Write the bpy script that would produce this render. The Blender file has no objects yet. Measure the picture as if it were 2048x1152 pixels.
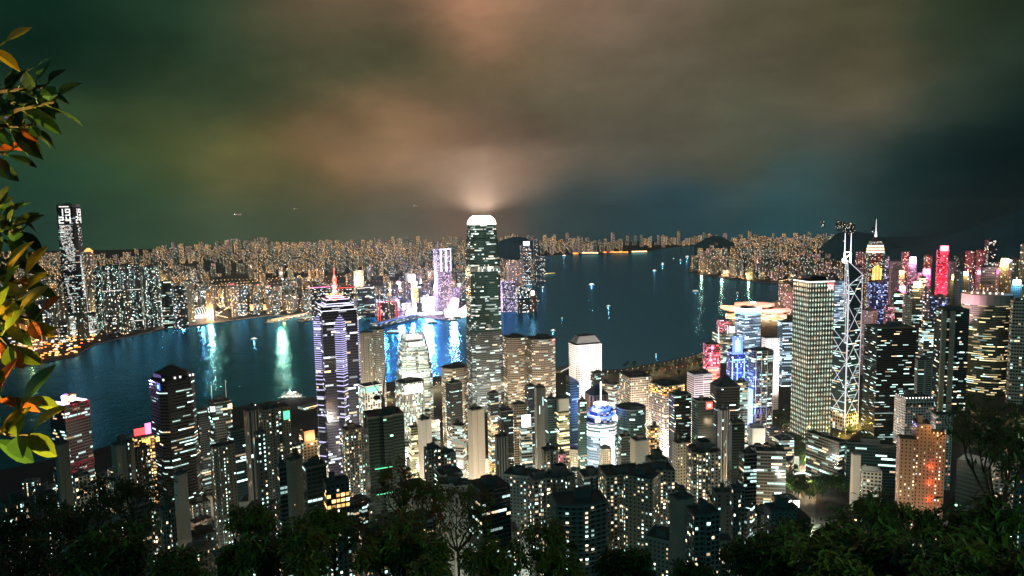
import bpy, math, random
from mathutils import Vector, Matrix
R = math.radians
rnd = random.Random(7)
S = bpy.context.scene
COL = S.collection
# ------------------------------------------------------------------ camera
CZ, F, PIT, ROL = 409.0, 1398.3, R(5.88), R(-1.06)
cp, sp, cr, sr = math.cos(PIT), math.sin(PIT), math.cos(ROL), math.sin(ROL)
cam = bpy.data.cameras.new('camera'); cam.sensor_width = 36; cam.lens = F / 2048 * 36
cam.clip_start = 0.1; cam.clip_end = 60000
co = bpy.data.objects.new('camera', cam); COL.objects.link(co); S.camera = co
M = Matrix(((cr, -sr, 0), (sr * sp, cr * sp, -cp), (sr * cp, cr * cp, sp))).to_4x4()
co.matrix_world = Matrix.Translation((0, 0, CZ)) @ M

def ray(px, py):
    X, Y = (px - 1024) / F, (576 - py) / F
    r, u2 = X * cr - Y * sr, X * sr + Y * cr
    return Vector((r, cp + u2 * sp, u2 * cp - sp))
def at(px, py, d):
    v = ray(px, py); t = d / math.hypot(v.x, v.y)
    return Vector((v.x * t, v.y * t, CZ + v.z * t))
def sea(px, py, z=0.0):
    v = ray(px, py); t = (z - CZ) / v.z
    return Vector((v.x * t, v.y * t, z))
def topix(p):
    x, y, z = p[0], p[1], p[2] - CZ
    f2, u2 = y * cp - z * sp, z * cp + y * sp
    if f2 <= 0.01: return (-9999, -9999)
    return (1024 + F * (x * cr + u2 * sr) / f2, 576 - F * (-x * sr + u2 * cr) / f2)

# ------------------------------------------------------------------ exposure, world
S.view_settings.view_transform = 'Standard'; S.view_settings.look = 'None'
S.view_settings.exposure = 0.0; S.view_settings.gamma = 1.0
C = S.cycles
C.max_bounces = 4; C.diffuse_bounces = 1; C.glossy_bounces = 2; C.transmission_bounces = 2
C.volume_bounces = 0; C.transparent_max_bounces = 4
C.sample_clamp_indirect = 3.0; C.caustics_reflective = False; C.caustics_refractive = False
C.use_adaptive_sampling = False
C.use_denoising = True

def lin(c):
    return tuple(((v / 255) / 12.92 if v <= 10.3 else ((v / 255 + .055) / 1.055) ** 2.4) for v in c)

class NT:
    def __init__(s, nt): s.t = nt; s.n = nt.nodes; s.l = nt.links
    def node(s, typ, **kw):
        n = s.n.new(typ)
        for k, v in kw.items(): setattr(n, k, v)
        return n
    def put(s, sock, v):
        if isinstance(v, bpy.types.NodeSocket): s.l.new(v, sock)
        else:
            if hasattr(sock, 'default_value'):
                try: sock.default_value = v
                except Exception: sock.default_value = (*v, 1.0)
    def m(s, op, *a):
        n = s.node('ShaderNodeMath', operation=op)
        for i, v in enumerate(a): s.put(n.inputs[i], v)
        return n.outputs[0]
    def vm(s, op, *a):
        n = s.node('ShaderNodeVectorMath', operation=op)
        for i, v in enumerate(a): s.put(n.inputs[i], v)
        return n.outputs['Value'] if op in ('DOT_PRODUCT', 'LENGTH') else n.outputs[0]
    def scale(s, v, f):
        n = s.node('ShaderNodeVectorMath', operation='SCALE'); s.put(n.inputs[0], v); s.put(n.inputs['Scale'], f); return n.outputs[0]
    def comb(s, x, y, z):
        n = s.node('ShaderNodeCombineXYZ')
        for i, v in enumerate((x, y, z)): s.put(n.inputs[i], v)
        return n.outputs[0]
    def mix(s, f, a, b):
        n = s.node('ShaderNodeMix', data_type='RGBA'); s.put(n.inputs[0], f)
        s.put(n.inputs[6], a if not isinstance(a, tuple) else (*a[:3], 1)); s.put(n.inputs[7], b if not isinstance(b, tuple) else (*b[:3], 1))
        return n.outputs[2]
    def white(s, v):
        n = s.node('ShaderNodeTexWhiteNoise', noise_dimensions='3D'); s.put(n.inputs['Vector'], v); return n
    def noise(s, v, scale, detail=2, rough=.5):
        n = s.node('ShaderNodeTexNoise'); s.put(n.inputs['Vector'], v)
        n.inputs['Scale'].default_value = scale; n.inputs['Detail'].default_value = detail; n.inputs['Roughness'].default_value = rough
        return n.outputs[0]

# night overcast: smooth mixture of glow colours by direction, broken up by cloud noise
SKY = [(-250, 60, (16, 42, 32)), (80, 50, (18, 48, 36)), (300, 60, (32, 58, 42)), (500, 100, (46, 66, 48)), (700, 120, (72, 80, 58)), (860, 95, (68, 78, 56)), (655, -10, (160, 120, 94)), (950, 5, (226, 160, 124)), (930, 30, (226, 160, 122)), (980, 70, (96, 88, 64)), (800, -60, (160, 116, 92)),
 (1120, 10, (136, 108, 88)), (1320, 20, (122, 102, 86)), (1200, 180, (92, 88, 70)), (1040, 150, (92, 84, 64)), (1500, 60, (94, 88, 68)), (1700, 90, (80, 78, 56)), (1900, 90, (50, 62, 44)), (2040, 50, (28, 44, 32)), (140, 290, (56, 80, 48)), (310, 285, (84, 92, 50)),
 (200, 180, (30, 58, 42)), (400, 190, (54, 72, 48)), (500, 290, (108, 100, 58)), (680, 285, (146, 110, 76)), (840, 265, (160, 120, 88)), (960, 220, (124, 96, 76)), (1000, 310, (122, 98, 80)), (1200, 320, (92, 88, 76)), (1350, 240, (88, 86, 72)), (1500, 260, (80, 84, 68)), (1750, 195, (106, 94, 74)),
 (1950, 205, (58, 72, 60)), (2040, 330, (0, 30, 30)), (1850, 330, (28, 60, 58)), (1640, 340, (62, 76, 70)), (310, 420, (40, 72, 50)), (90, 420, (22, 62, 50)), (600, 410, (72, 84, 56)), (800, 420, (90, 90, 70)), (950, 400, (126, 100, 82)), (1110, 420, (58, 78, 76)), (1300, 430, (32, 70, 80)), (1600, 440, (28, 78, 86)),
 (1840, 420, (4, 44, 50)), (2010, 440, (0, 26, 28)), (-400, 400, (8, 40, 32)), (2500, 200, (6, 30, 28)), (1920, 370, (0, 18, 20)), (2040, 250, (4, 26, 26)), (1990, 400, (0, 14, 16)), (2060, 400, (0, 12, 14)), (1950, 470, (0, 18, 20)), (2100, 320, (0, 16, 18)), (620, 110, (66, 76, 52)), (770, 55, (52, 68, 44)), (700, 80, (54, 70, 46)), (900, 130, (78, 84, 58)), (1000, 120, (90, 88, 62)), (1100, 110, (98, 92, 70)), (1250, 100, (108, 98, 80)), (900, 180, (92, 90, 66)), (1060, 230, (104, 94, 76)), (740, 200, (108, 94, 68)), (560, 30, (48, 64, 44)), (1010, 25, (150, 120, 95)), (840, 15, (108, 98, 82)), (1180, 15, (150, 120, 100)), (1400, 130, (96, 90, 72)), (1600, 160, (90, 84, 66)), (500, 480, (60, 80, 56)), (1200, 480, (30, 60, 66))]
W = bpy.data.worlds.new('World'); S.world = W; W.use_nodes = True
W.cycles.sampling_method = 'MANUAL'; W.cycles.sample_map_resolution = 512
t = NT(W.node_tree); t.n.clear()
tc = t.node('ShaderNodeTexCoord').outputs['Generated']
warp = t.node('ShaderNodeTexNoise'); t.put(warp.inputs['Vector'], t.vm('MULTIPLY', tc, (1, 1, 2.2))); warp.inputs['Scale'].default_value = 4.0; warp.inputs['Detail'].default_value = 5
d0 = t.vm('NORMALIZE', t.vm('ADD', tc, t.scale(t.vm('SUBTRACT', warp.outputs['Color'], (.5, .5, .5)), .13)))
acc = None; wsum = None
for px, py, c in SKY:
    v = ray(px, py).normalized()
    w = t.m('EXPONENT', t.m('MULTIPLY_ADD', t.vm('DOT_PRODUCT', d0, tuple(v)), 460.0, -460.0))
    cv = t.scale(lin(c), w)
    acc = cv if acc is None else t.vm('ADD', acc, cv); wsum = w if wsum is None else t.m('ADD', wsum, w)
base = t.vm('DIVIDE', acc, t.comb(wsum, wsum, wsum))
low = t.m('LESS_THAN', wsum, 1e-22)
base = t.mix(low, base, lin((34, 46, 40)))
cl = t.noise(t.vm('MULTIPLY', tc, (1, 1, 1.9)), 4.2, 6, .55)
cl2 = t.noise(t.vm('MULTIPLY', tc, (1, 1, 2.0)), 14.0, 5, .6)
gain = t.m('MULTIPLY', t.m('MULTIPLY_ADD', cl, 1.2, .29), t.m('MULTIPLY_ADD', cl2, .3, .85))
bg = t.node('ShaderNodeBackground'); t.put(bg.inputs[0], t.scale(base, gain)); bg.inputs[1].default_value = 1.0
t.l.new(bg.outputs[0], t.node('ShaderNodeOutputWorld').inputs[0])

# added teal fill light that lifts walls, roofs and ground; no moon is there
sl = bpy.data.lights.new('teal_fill', 'SUN'); sl.energy = .26; sl.angle = R(12); sl.color = (.10, .66, .78)
so = bpy.data.objects.new('teal_fill', sl); COL.objects.link(so); so.rotation_euler = (R(52), 0, R(-18))

# ------------------------------------------------------------------ materials
MATS = {}; FOOT = []
def princ(name, col, rough=.7, metal=0.0, emit=None, es=0.0, noise=0.0, nscale=.1, spec=.3):
    if name in MATS: return MATS[name]
    m = bpy.data.materials.new(name); m.use_nodes = True; t = NT(m.node_tree); b = t.n['Principled BSDF']
    b.inputs['Base Color'].default_value = (*col, 1); b.inputs['Roughness'].default_value = rough; b.inputs['Metallic'].default_value = metal
    b.inputs['Specular IOR Level'].default_value = spec
    if emit: b.inputs['Emission Color'].default_value = (*emit, 1); b.inputs['Emission Strength'].default_value = es
    if noise:
        n = t.noise(t.node('ShaderNodeTexCoord').outputs['Object'], nscale, 4, .6)
        k = t.m('MULTIPLY_ADD', n, 2 * noise, 1 - noise)
        t.put(b.inputs['Base Color'], t.scale(tuple(col), k))
    MATS[name] = m
    return m
def glow(name, col, s, samp=False):
    if name in MATS: return MATS[name]
    m = princ(name, (.3, .3, .3), .5, 0, col, s)
    m.cycles.emission_sampling = 'FRONT' if samp else 'NONE'
    return m

def facade(name, wall=(.2, .2, .18), glass=(.015, .022, .022), mx=.15, y0=.25, y1=.8, lit=.3, row=.4, col=.0, warm=(1, .72, .42), cool=(.66, 1, .92), cf=.6,
           s=2.0, rough=.12, spec=.5, kind='rect', hi=0.0, dirt=.25, obj=False, blk=.0, run=1, fill=0.0, fillc=(1, 1, 1), sub=False):
    if name in MATS: return MATS[name]
    m = bpy.data.materials.new(name); m.use_nodes = True; t = NT(m.node_tree); b = t.n['Principled BSDF']
    uv = t.node('ShaderNodeUVMap', uv_map='UV').outputs[0]
    sx = t.node('ShaderNodeSeparateXYZ'); t.put(sx.inputs[0], uv)
    u, v = sx.outputs[0], sx.outputs[1]
    cu, cv = t.m('FLOOR', u), t.m('FLOOR', v); fu, fv = t.m('FRACT', u), t.m('FRACT', v)
    bid = t.m('FLOOR', t.m('DIVIDE', u, 1000.0))
    if obj: bid = t.m('ADD', bid, t.m('MULTIPLY', t.node('ShaderNodeObjectInfo').outputs['Random'], 977.0))
    cr_ = cu if run == 1 else t.m('FLOOR', t.m('DIVIDE', t.m('ADD', cu, t.m('MULTIPLY', cv, 1.7)), float(run)))
    w1 = t.white(t.comb(cr_, cv, bid)); w2 = t.white(t.comb(bid, cv, 3.7)); w3 = t.white(t.comb(cu, 91.3, bid))
    rr = t.m('MULTIPLY_ADD', t.m('POWER', w2.outputs[0], 2.0), 3 * row, 1 - row)
    p = t.m('MULTIPLY', lit, rr)
    if col: p = t.m('MULTIPLY', p, t.m('MULTIPLY_ADD', t.m('POWER', w3.outputs[0], 3.0), 4 * col, 1 - col))
    if blk:
        bn = t.noise(t.comb(t.m('MULTIPLY', cu, .21), t.m('MULTIPLY', cv, .3), t.m('MULTIPLY', bid, 1.7)), 1.0, 1)
        p = t.m('MULTIPLY', p, t.m('MAXIMUM', t.m('MULTIPLY_ADD', bn, 6 * blk, 1 - 3 * blk), 0.0))
    on = t.m('LESS_THAN', w1.outputs[0], p)
    if kind == 'round':
        a, c2 = t.m('SUBTRACT', fu, .5), t.m('SUBTRACT', fv, .5)
        mask = t.m('LESS_THAN', t.m('ADD', t.m('MULTIPLY', a, a), t.m('MULTIPLY', c2, c2)), mx * mx)
    else:
        mask = t.m('MULTIPLY', t.m('COMPARE', fu, .5, .5 - mx), t.m('COMPARE', fv, (y0 + y1) / 2, (y1 - y0) / 2))
    cs = t.node('ShaderNodeSeparateColor'); t.put(cs.inputs[0], w1.outputs[1])
    bright = t.m('MULTIPLY_ADD', t.m('POWER', cs.outputs[1], 2.0), 1.6, .25)
    if sub:   # blinds, furniture and ceiling light vary inside a window
        sn = t.noise(t.comb(t.m('MULTIPLY', u, 3.0), t.m('MULTIPLY', v, 2.4), bid), 1.6, 3)
        bright = t.m('MULTIPLY', bright, t.m('MULTIPLY_ADD', sn, 1.8, .1))
    ec = t.mix(t.m('LESS_THAN', cs.outputs[2], cf), tuple(warm), tuple(cool))
    es = t.m('MULTIPLY', t.m('MULTIPLY', on, mask), t.m('MULTIPLY', bright, s))
    if kind == 'cross':   # lamps on the mullion crossings
        k = t.m('MAXIMUM', t.m('MULTIPLY', t.m('COMPARE', fu, .5, .1), t.m('COMPARE', fv, .5, .34)), t.m('MULTIPLY', t.m('COMPARE', fu, .5, .3), t.m('COMPARE', fv, .5, .09)))
        es = t.m('ADD', es, t.m('MULTIPLY', k, t.m('MULTIPLY_ADD', w1.outputs[0], hi, hi * .35)))
    if kind == 'strip':   # a lit line along each floor edge
        es = t.m('ADD', es, t.m('MULTIPLY', t.m('GREATER_THAN', fv, .8), t.m('MULTIPLY_ADD', w2.outputs[0], hi, hi * .2)))
    if kind == 'vstrip':
        es = t.m('ADD', es, t.m('MULTIPLY', t.m('LESS_THAN', fu, .18), hi))
    dn = t.noise(t.vm('MULTIPLY', uv, (.13, .03, 1)), 1.0, 4, .6)
    wc = t.scale(tuple(wall), t.m('MULTIPLY_ADD', dn, 2 * dirt, 1 - dirt))
    t.put(b.inputs['Base Color'], t.mix(mask, wc, tuple(glass)))
    t.put(b.inputs['Roughness'], t.m('MULTIPLY_ADD', mask, rough - .75, .75))
    b.inputs['Specular IOR Level'].default_value = spec
    t.put(b.inputs['Emission Color'], ec); t.put(b.inputs['Emission Strength'], es)
    m.cycles.emission_sampling = 'NONE'
    MATS[name] = m
    return m
WARM, AMB, COOL, GRN = (1, .74, .46), (1, .55, .2), (.86, 1, .95), (.75, 1, .82)
def defmats():
    f = facade
    f('apt', (.15, .16, .13), mx=.27, y0=.28, y1=.78, lit=0.17, row=.15, col=.75, cf=.45, s=2.2, warm=(1, .8, .55), sub=True)
    f('apt_beige', (.33, .30, .23), mx=.3, y0=.3, y1=.72, lit=0.14, row=.1, col=.8, cf=.4, s=2.2, sub=True)
    f('apt_grey', (.26, .28, .25), mx=.3, y0=.3, y1=.74, lit=0.16, row=.1, col=.8, cf=.55, s=2.2, sub=True)
    f('apt_lit', (.2, .2, .17), mx=.25, y0=.25, y1=.78, lit=0.28, row=.2, col=.6, cf=.35, s=2.3, sub=True)
    f('stair', (.1, .115, .1), mx=.36, y0=.3, y1=.74, lit=0.26, row=0, col=.95, cf=.85, s=2.6, sub=True)
    f('blank', (.32, .32, .27), mx=.47, y0=.4, y1=.6, lit=.04, s=2.0)
    f('blankw', (.55, .53, .47), mx=.47, y0=.4, y1=.6, lit=.04, s=2.0)
    f('office', (.1, .12, .115), mx=.05, y0=.2, y1=.78, lit=0.3, row=.7, blk=.3, cf=.7, s=1.8, spec=.6, sub=True, run=3)
    f('office_dim', (.06, .075, .075), mx=.05, y0=.2, y1=.75, lit=0.2, row=.75, blk=.3, cf=.75, s=1.7, spec=.6, sub=True, run=3)
    f('office_dark', (.02, .024, .024), (.008, .011, .012), mx=.06, y0=.3, y1=.66, lit=0.18, row=.75, blk=.3, cf=.8, s=1.8, spec=.5, sub=True, run=3)
    f('office_bright', (.42, .42, .38), mx=.06, y0=.22, y1=.8, lit=0.6, row=.4, cf=.65, s=1.6, sub=True, run=3)
    f('office_warm', (.3, .26, .2), mx=.1, y0=.25, y1=.75, lit=0.34, row=.45, cf=.3, s=1.3, warm=(1, .78, .5), sub=True, run=3)
    f('gold', (.2, .14, .07), mx=.12, y0=.2, y1=.8, lit=.75, row=.3, cf=.1, s=2.4, warm=(1, .55, .18))
    f('goldgreen', (.3, .3, .16), mx=.06, y0=.25, y1=.85, lit=.8, row=.35, cf=.35, s=2.2, warm=(1, .75, .4), cool=(.85, 1, .6), sub=True, run=4)
    f('grid', (.62, .56, .48), mx=.16, y0=.16, y1=.84, lit=.16, row=.5, cf=.3, s=2.2)
    f('grid_pink', (.62, .55, .54), mx=.16, y0=.16, y1=.84, lit=.2, row=.5, cf=.4, s=2.0)
    f('round', (.78, .77, .76), mx=.27, lit=.02, s=1.0, kind='round', dirt=.06)
    f('holes', (.75, .72, .72), mx=.3, y0=.32, y1=.7, lit=.05, s=1.5, dirt=.08)
    f('louvre', (.72, .66, .68), mx=.04, y0=.3, y1=.72, lit=.08, s=1.5, dirt=.1)
    f('piers', (.66, .66, .6), mx=.22, y0=.08, y1=.95, lit=.5, row=.3, cf=.7, s=1.9)
    f('ck', (.05, .07, .05), (.012, .02, .014), mx=.1, y0=.14, y1=.9, lit=.5, row=.4, cf=.7, s=0.22, kind='cross', hi=1.1, warm=(1, .85, .6), cool=(.8, 1, .8))
    f('bank', (.02, .06, .07), (.014, .06, .075), mx=.03, y0=.3, y1=.7, lit=0.34, row=0.5, blk=0.15, cf=.8, s=2.2, spec=.8, rough=.08, run=4)
    f('ifc', (.055, .10, .08), (.02, .075, .068), mx=.03, y0=.25, y1=.75, lit=0.27, row=.75, blk=.5, cf=0.8, s=1.5, warm=(1, .85, .62), cool=(.85, 1, .9), run=4)
    f('ifc_low', (.2, .21, .19), (.03, .05, .05), mx=.05, y0=.25, y1=.75, lit=0.36, row=.6, blk=.3, cf=0.75, s=1.2, warm=(1, .86, .66), cool=(.85, 1, .95), run=4)
    f('ifc_one', (.42, .45, .41), (.05, .08, .07), mx=.12, y0=.22, y1=.78, lit=0.5, row=.55, blk=.3, cf=.7, s=1.35, cool=(.82, 1, .9), run=4)
    f('centre_glass', (.02, .024, .05), (.012, .016, .04), mx=.04, y0=.2, y1=.8, lit=.16, row=.6, blk=.6, cf=.85, s=1.8, cool=(.85, .92, 1), spec=.7, run=4)
    f('far', (.30, .26, .20), mx=.25, y0=.2, y1=.8, lit=0.2, row=.1, col=.35, cf=.28, s=3.4, obj=True, warm=(1, .58, .24), cool=(.9, .95, .85))
    f('far_green', (.22, .25, .2), mx=.25, y0=.2, y1=.8, lit=0.14, row=.1, col=.35, cf=.5, s=3.0, obj=True, warm=(1, .75, .45), cool=(.75, 1, .85))
    f('far_pink', (.34, .27, .27), mx=.22, y0=.2, y1=.8, lit=0.2, row=.15, col=.4, cf=.35, s=3.0, obj=True, warm=(1, .62, .45), cool=(1, .85, .9))
    f('far_dense', (.34, .28, .2), mx=.2, y0=.15, y1=.85, lit=0.32, row=.05, col=.5, cf=.15, s=2.6, obj=True, warm=(1, .58, .26))
    f('far_office', (.12, .15, .17), mx=.06, y0=.2, y1=.75, lit=0.26, row=.6, cf=.7, s=2.2, obj=True, cool=(.8, .95, 1))
    f('far_dark', (.07, .1, .1), mx=.25, y0=.2, y1=.8, lit=0.1, row=.2, col=.3, cf=.6, s=3.0, obj=True)
    f('violet', (.3, .26, .4), mx=.2, y0=.2, y1=.8, lit=.6, row=.3, cf=.6, s=1.9, cool=(.75, .65, 1), warm=(1, .75, .9))
    f('yellowbar', (.4, .3, .1), mx=.05, y0=.25, y1=.8, lit=.95, row=.05, cf=.0, s=2.4, warm=(1, .72, .28))
    f('pink', (.5, .25, .32), mx=.15, y0=.2, y1=.8, lit=.6, row=.3, cf=.2, s=1.7, warm=(1, .33, .45), cool=(1, .8, .8))
    f('pinkwall', (.6, .4, .42), mx=.3, y0=.3, y1=.7, lit=.25, row=.2, cf=.4, s=1.3, warm=(1, .5, .5), cool=(1, .8, .85))
    f('red', (.4, .06, .1), mx=.12, y0=.2, y1=.85, lit=.6, row=.3, cf=.12, s=1.8, warm=(1, .12, .2), cool=(1, .6, .6))
    f('blue', (.05, .07, .25), (.01, .02, .12), mx=.06, y0=.2, y1=.8, lit=.3, row=.5, cf=.8, s=1.6, cool=(.35, .5, 1), warm=(.9, .9, 1), rough=.2)
    f('bluewhite', (.25, .33, .42), (.03, .1, .2), mx=.12, y0=.2, y1=.8, lit=.6, row=.4, cf=.8, s=1.8, cool=(.6, .82, 1), warm=(1, .9, .8), run=4)
    f('goldstrip', (.1, .1, .06), mx=.1, y0=.3, y1=.7, lit=.35, row=.4, cf=.5, s=2.0)
    f('curve', (.16, .19, .13), (.02, .03, .025), mx=.03, y0=.42, y1=.82, lit=.34, row=.5, blk=.4, cf=.15, s=1.6, warm=(1, .78, .4), run=4)
    f('strip_w', (.5, .48, .42), mx=.12, y0=.1, y1=.55, lit=.1, s=1.6)
    f('murray', (.72, .68, .62), mx=.24, y0=.2, y1=.72, lit=.12, cf=.2, s=1.2, warm=(1, .5, .3))
    f('brown', (.36, .23, .145), mx=.34, y0=.3, y1=.7, lit=0.18, row=.1, col=.75, cf=.25, s=2.2, warm=(1, .72, .4), sub=True)
    f('teal', (.03, .075, .075), (.012, .04, .04), mx=.06, y0=.2, y1=.75, lit=.14, row=.4, cf=.8, s=2.0, run=4)
    f('net', (.025, .045, .04), (.01, .03, .028), mx=.02, y0=.1, y1=.6, lit=.015, row=.7, s=2.0, cool=(.4, 1, .6), dirt=.4)
    f('low', (.3, .3, .25), mx=.2, y0=.25, y1=.75, lit=0.18, row=.3, cf=.4, s=1.8, sub=True)
    f('shop', (.3, .28, .22), mx=.08, y0=.15, y1=.85, lit=.75, row=.3, cf=.35, s=1.6, warm=(1, .7, .36), sub=True, run=4)
    f('ship', (.7, .7, .68), mx=.15, y0=.25, y1=.75, lit=.85, row=.1, cf=.5, s=2.4, warm=(1, .85, .6))
    princ('roof', (.07, .075, .07), .85, noise=.4, nscale=.08)
    princ('roof_light', (.22, .22, .2), .8, noise=.3, nscale=.1)
    princ('roof_pale', (.4, .4, .38), .7, noise=.2, nscale=.1)
    princ('plant', (.14, .15, .14), .8, noise=.3, nscale=.3)
    princ('white', (.78, .77, .74), .6, noise=.08, nscale=.1)
    princ('steel', (.3, .32, .32), .4, .6)
    princ('black', (.01, .012, .012), .5)
    princ('tile_roof', (.06, .08, .09), .55, noise=.25, nscale=.2)
    princ('brown_roof', (.1, .07, .06), .7, noise=.3, nscale=.2)
    princ('brownstone', (.34, .22, .17), .75, noise=.15, nscale=.1)
    princ('concrete', (.36, .35, .31), .85, noise=.25, nscale=.05)
    princ('quay', (.24, .24, .22), .85, noise=.3, nscale=.05)
    glow('g_white', (1, .97, .92), 4.0); glow('g_soft', (1, .95, .88), 1.3); glow('g_warm', (1, .66, .3), 3.0); glow('g_red', (1, .06, .06), 2.6); glow('g_violet', (.62, .5, 1), 3.0)
    glow('g_blue', (.05, .16, 1), 2.2); glow('g_cyan', (.25, .75, 1), 2.4); glow('g_green', (.1, 1, .45), 1.6); glow('g_pink', (1, .2, .45), 3.0); glow('g_yellow', (1, .7, .12), 3.0)
    glow('g_shore', (1, .16, .01), 5.0); glow('g_shorepink', (1, .04, .22), 14.0); glow('g_lav', (.86, .84, 1), 2.0); glow('g_dim', (.9, 1, .95), .5); glow('g_band', (.60, .55, 1), 1.25); glow('g_tst', (.9, .8, 1), 12.0); glow('g_orange', (1, .4, .08), 2.2); glow('g_crown', (1, .93, .86), 7.0, True)
defmats()

# ------------------------------------------------------------------ mesh builder
class MB:
    def __init__(s): s.v = []; s.f = []; s.mi = []; s.uv = []; s.mats = []; s.u0 = 1000 * rnd.randrange(1, 900)
    def mat(s, m):
        m = MATS[m] if isinstance(m, str) else m
        if m not in s.mats: s.mats.append(m)
        return s.mats.index(m)
    def face(s, pts, m, uv=None):
        b = len(s.v); s.v += [tuple(p) for p in pts]; s.f.append(list(range(b, b + len(pts)))); s.mi.append(s.mat(m))
        s.uv += uv if uv else [(0.0, 0.0)] * len(pts)
    def wall(s, P0, P1, z0, z1, m, cw=3.5, fh=3.5, vb=0, capm=None, botm=None):
        n = len(P0); u = s.u0; nf = max(1, round((z1 - z0) / fh))
        for i in range(n):
            a, b, c, d = P0[i], P0[(i + 1) % n], P1[(i + 1) % n], P1[i]
            L = max(math.hypot(b[0] - a[0], b[1] - a[1]), math.hypot(c[0] - d[0], c[1] - d[1])); k = max(1, round(L / cw))
            s.face([(a[0], a[1], z0), (b[0], b[1], z0), (c[0], c[1], z1), (d[0], d[1], z1)], m, [(u, vb), (u + k, vb), (u + k, vb + nf), (u, vb + nf)])
            u += k
        if capm: s.face([(x, y, z1) for x, y in P1], capm)
        if botm: s.face([(x, y, z0) for x, y in reversed(P0)], botm)
        return vb + nf
    def box(s, x0, x1, y0, y1, z0, z1, m, top=None):
        P = [(x0, y0), (x1, y0), (x1, y1), (x0, y1)]
        s.wall(P, P, z0, z1, m, capm=top or m, botm=m)
    def tube(s, a, b, r0, r1, m, n=6, cap=True):
        a, b = Vector(a), Vector(b); d = (b - a)
        if d.length < 1e-6: return
        d.normalize(); x = d.orthogonal().normalized(); y = d.cross(x)
        A = [a + (x * math.cos(2 * math.pi * i / n) + y * math.sin(2 * math.pi * i / n)) * r0 for i in range(n)]
        B = [b + (x * math.cos(2 * math.pi * i / n) + y * math.sin(2 * math.pi * i / n)) * r1 for i in range(n)]
        for i in range(n): s.face([A[i], A[(i + 1) % n], B[(i + 1) % n], B[i]], m)
        if cap: s.face(B, m); s.face(A[::-1], m)
    def ring(s, r0, r1, z0, z1, m, n=24, cx=0, cy=0):
        P = [(cx + r0 * math.cos(2 * math.pi * i / n), cy + r0 * math.sin(2 * math.pi * i / n)) for i in range(n)]
        Q = [(cx + r1 * math.cos(2 * math.pi * i / n), cy + r1 * math.sin(2 * math.pi * i / n)) for i in range(n)]
        s.wall(P, Q, z0, z1, m, capm=m)
    def build(s, name, parent=None, smooth=False):
        me = bpy.data.meshes.new(name); me.from_pydata(s.v, [], s.f)
        for m in s.mats: me.materials.append(m)
        me.polygons.foreach_set('material_index', s.mi)
        ul = me.uv_layers.new(name='UV'); ul.data.foreach_set('uv', [c for p in s.uv for c in p])
        if smooth: me.polygons.foreach_set('use_smooth', [True] * len(s.f))
        me.update()
        o = bpy.data.objects.new(name, me); COL.objects.link(o)
        if parent: o.parent = parent
        return o
def tag(o, label=None, cat=None, group=None, kind=None):
    if label: o['label'] = label
    if cat: o['category'] = cat
    if group: o['group'] = group
    if kind: o['kind'] = kind
    return o
def empty(name, loc, rz=0.0):
    o = bpy.data.objects.new(name, None); COL.objects.link(o); o.location = loc; o.rotation_euler = (0, 0, rz); o.empty_display_size = 2
    return o
def light(typ, loc, power, col, target=None, size=1.0, angle=60, blend=.6, name='lamp'):
    l = bpy.data.lights.new(name, typ); l.energy = power; l.color = col
    if typ in ('POINT', 'SPOT'): l.shadow_soft_size = size if power < 1e5 or typ == 'SPOT' or loc[1] < 1700 else max(size, 5.0)
    if typ == 'SPOT': l.spot_size = R(angle); l.spot_blend = blend
    o = bpy.data.objects.new(name, l); COL.objects.link(o); o.location = loc
    if typ == 'SPOT' and loc[2] < 120: FOOT.append((loc[0], loc[1], 22)); FOOT.append(((loc[0]+target[0])/2, (loc[1]+target[1])/2, 20))
    if target is not None: o.rotation_euler = (Vector(target) - Vector(loc)).to_track_quat('-Z', 'Y').to_euler()
    return o

# ------------------------------------------------------------------ terrain
PROF = [(-400, 395), (0, 407.2), (5, 404), (10, 397), (25, 384), (60, 358), (150, 292), (300, 200), (500, 105), (700, 48), (880, 16), (1050, 5), (9000, 5)]
def interp(T, x):
    if x <= T[0][0]: return T[0][1]
    for (a, b), (c, d) in zip(T, T[1:]):
        if x <= c: return b + (d - b) * (x - a) / (c - a)
    return T[-1][1]
def bear(x, y): return math.degrees(math.atan2(x, y))
COAST = [(-400, 1060), (-100, 970), (100, 925), (200, 902), (300, 872), (400, 832), (490, 815), (560, 805), (600, 800), (660, 797), (720, 775), (780, 768), (860, 757), (930, 752), (1000, 750),
         (1110, 749), (1130, 740), (1180, 744), (1230, 744), (1320, 729), (1400, 711), (1425, 690)]
CB = sorted((bear(*(p := sea(a, b))[:2]), math.hypot(p.x, p.y)) for a, b in COAST)
def coast(b): return interp(CB, b)
def ground(x, y):
    d = math.hypot(x, y); z = interp(PROF, d) if y > 0 else 405
    b = bear(x, y)
    if b > 17 and d > 420: z += min(1, (b - 17) / 6) * 68 * max(0, min(1, (d - 420) / 250)) * max(0, min(1, (1170 - d) / 240))
    return z
def struct(o): o['kind'] = 'structure'; return o
princ('soil', (.018, .028, .02), .95, noise=.6, nscale=.02); princ('asphalt', (.022, .026, .027), .85, noise=.4, nscale=.01)
mb = MB()
BE = [-75 + 1.5 * i for i in range(87)]
DS = [0, 5, 10, 25, 60, 150, 300, 400, 500, 600, 670, 740, 800, 880, 930, 980, 1050]
def gp(b, d):
    x, y = d * math.sin(R(b)), d * math.cos(R(b)); return (x, y, ground(x, y))
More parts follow.
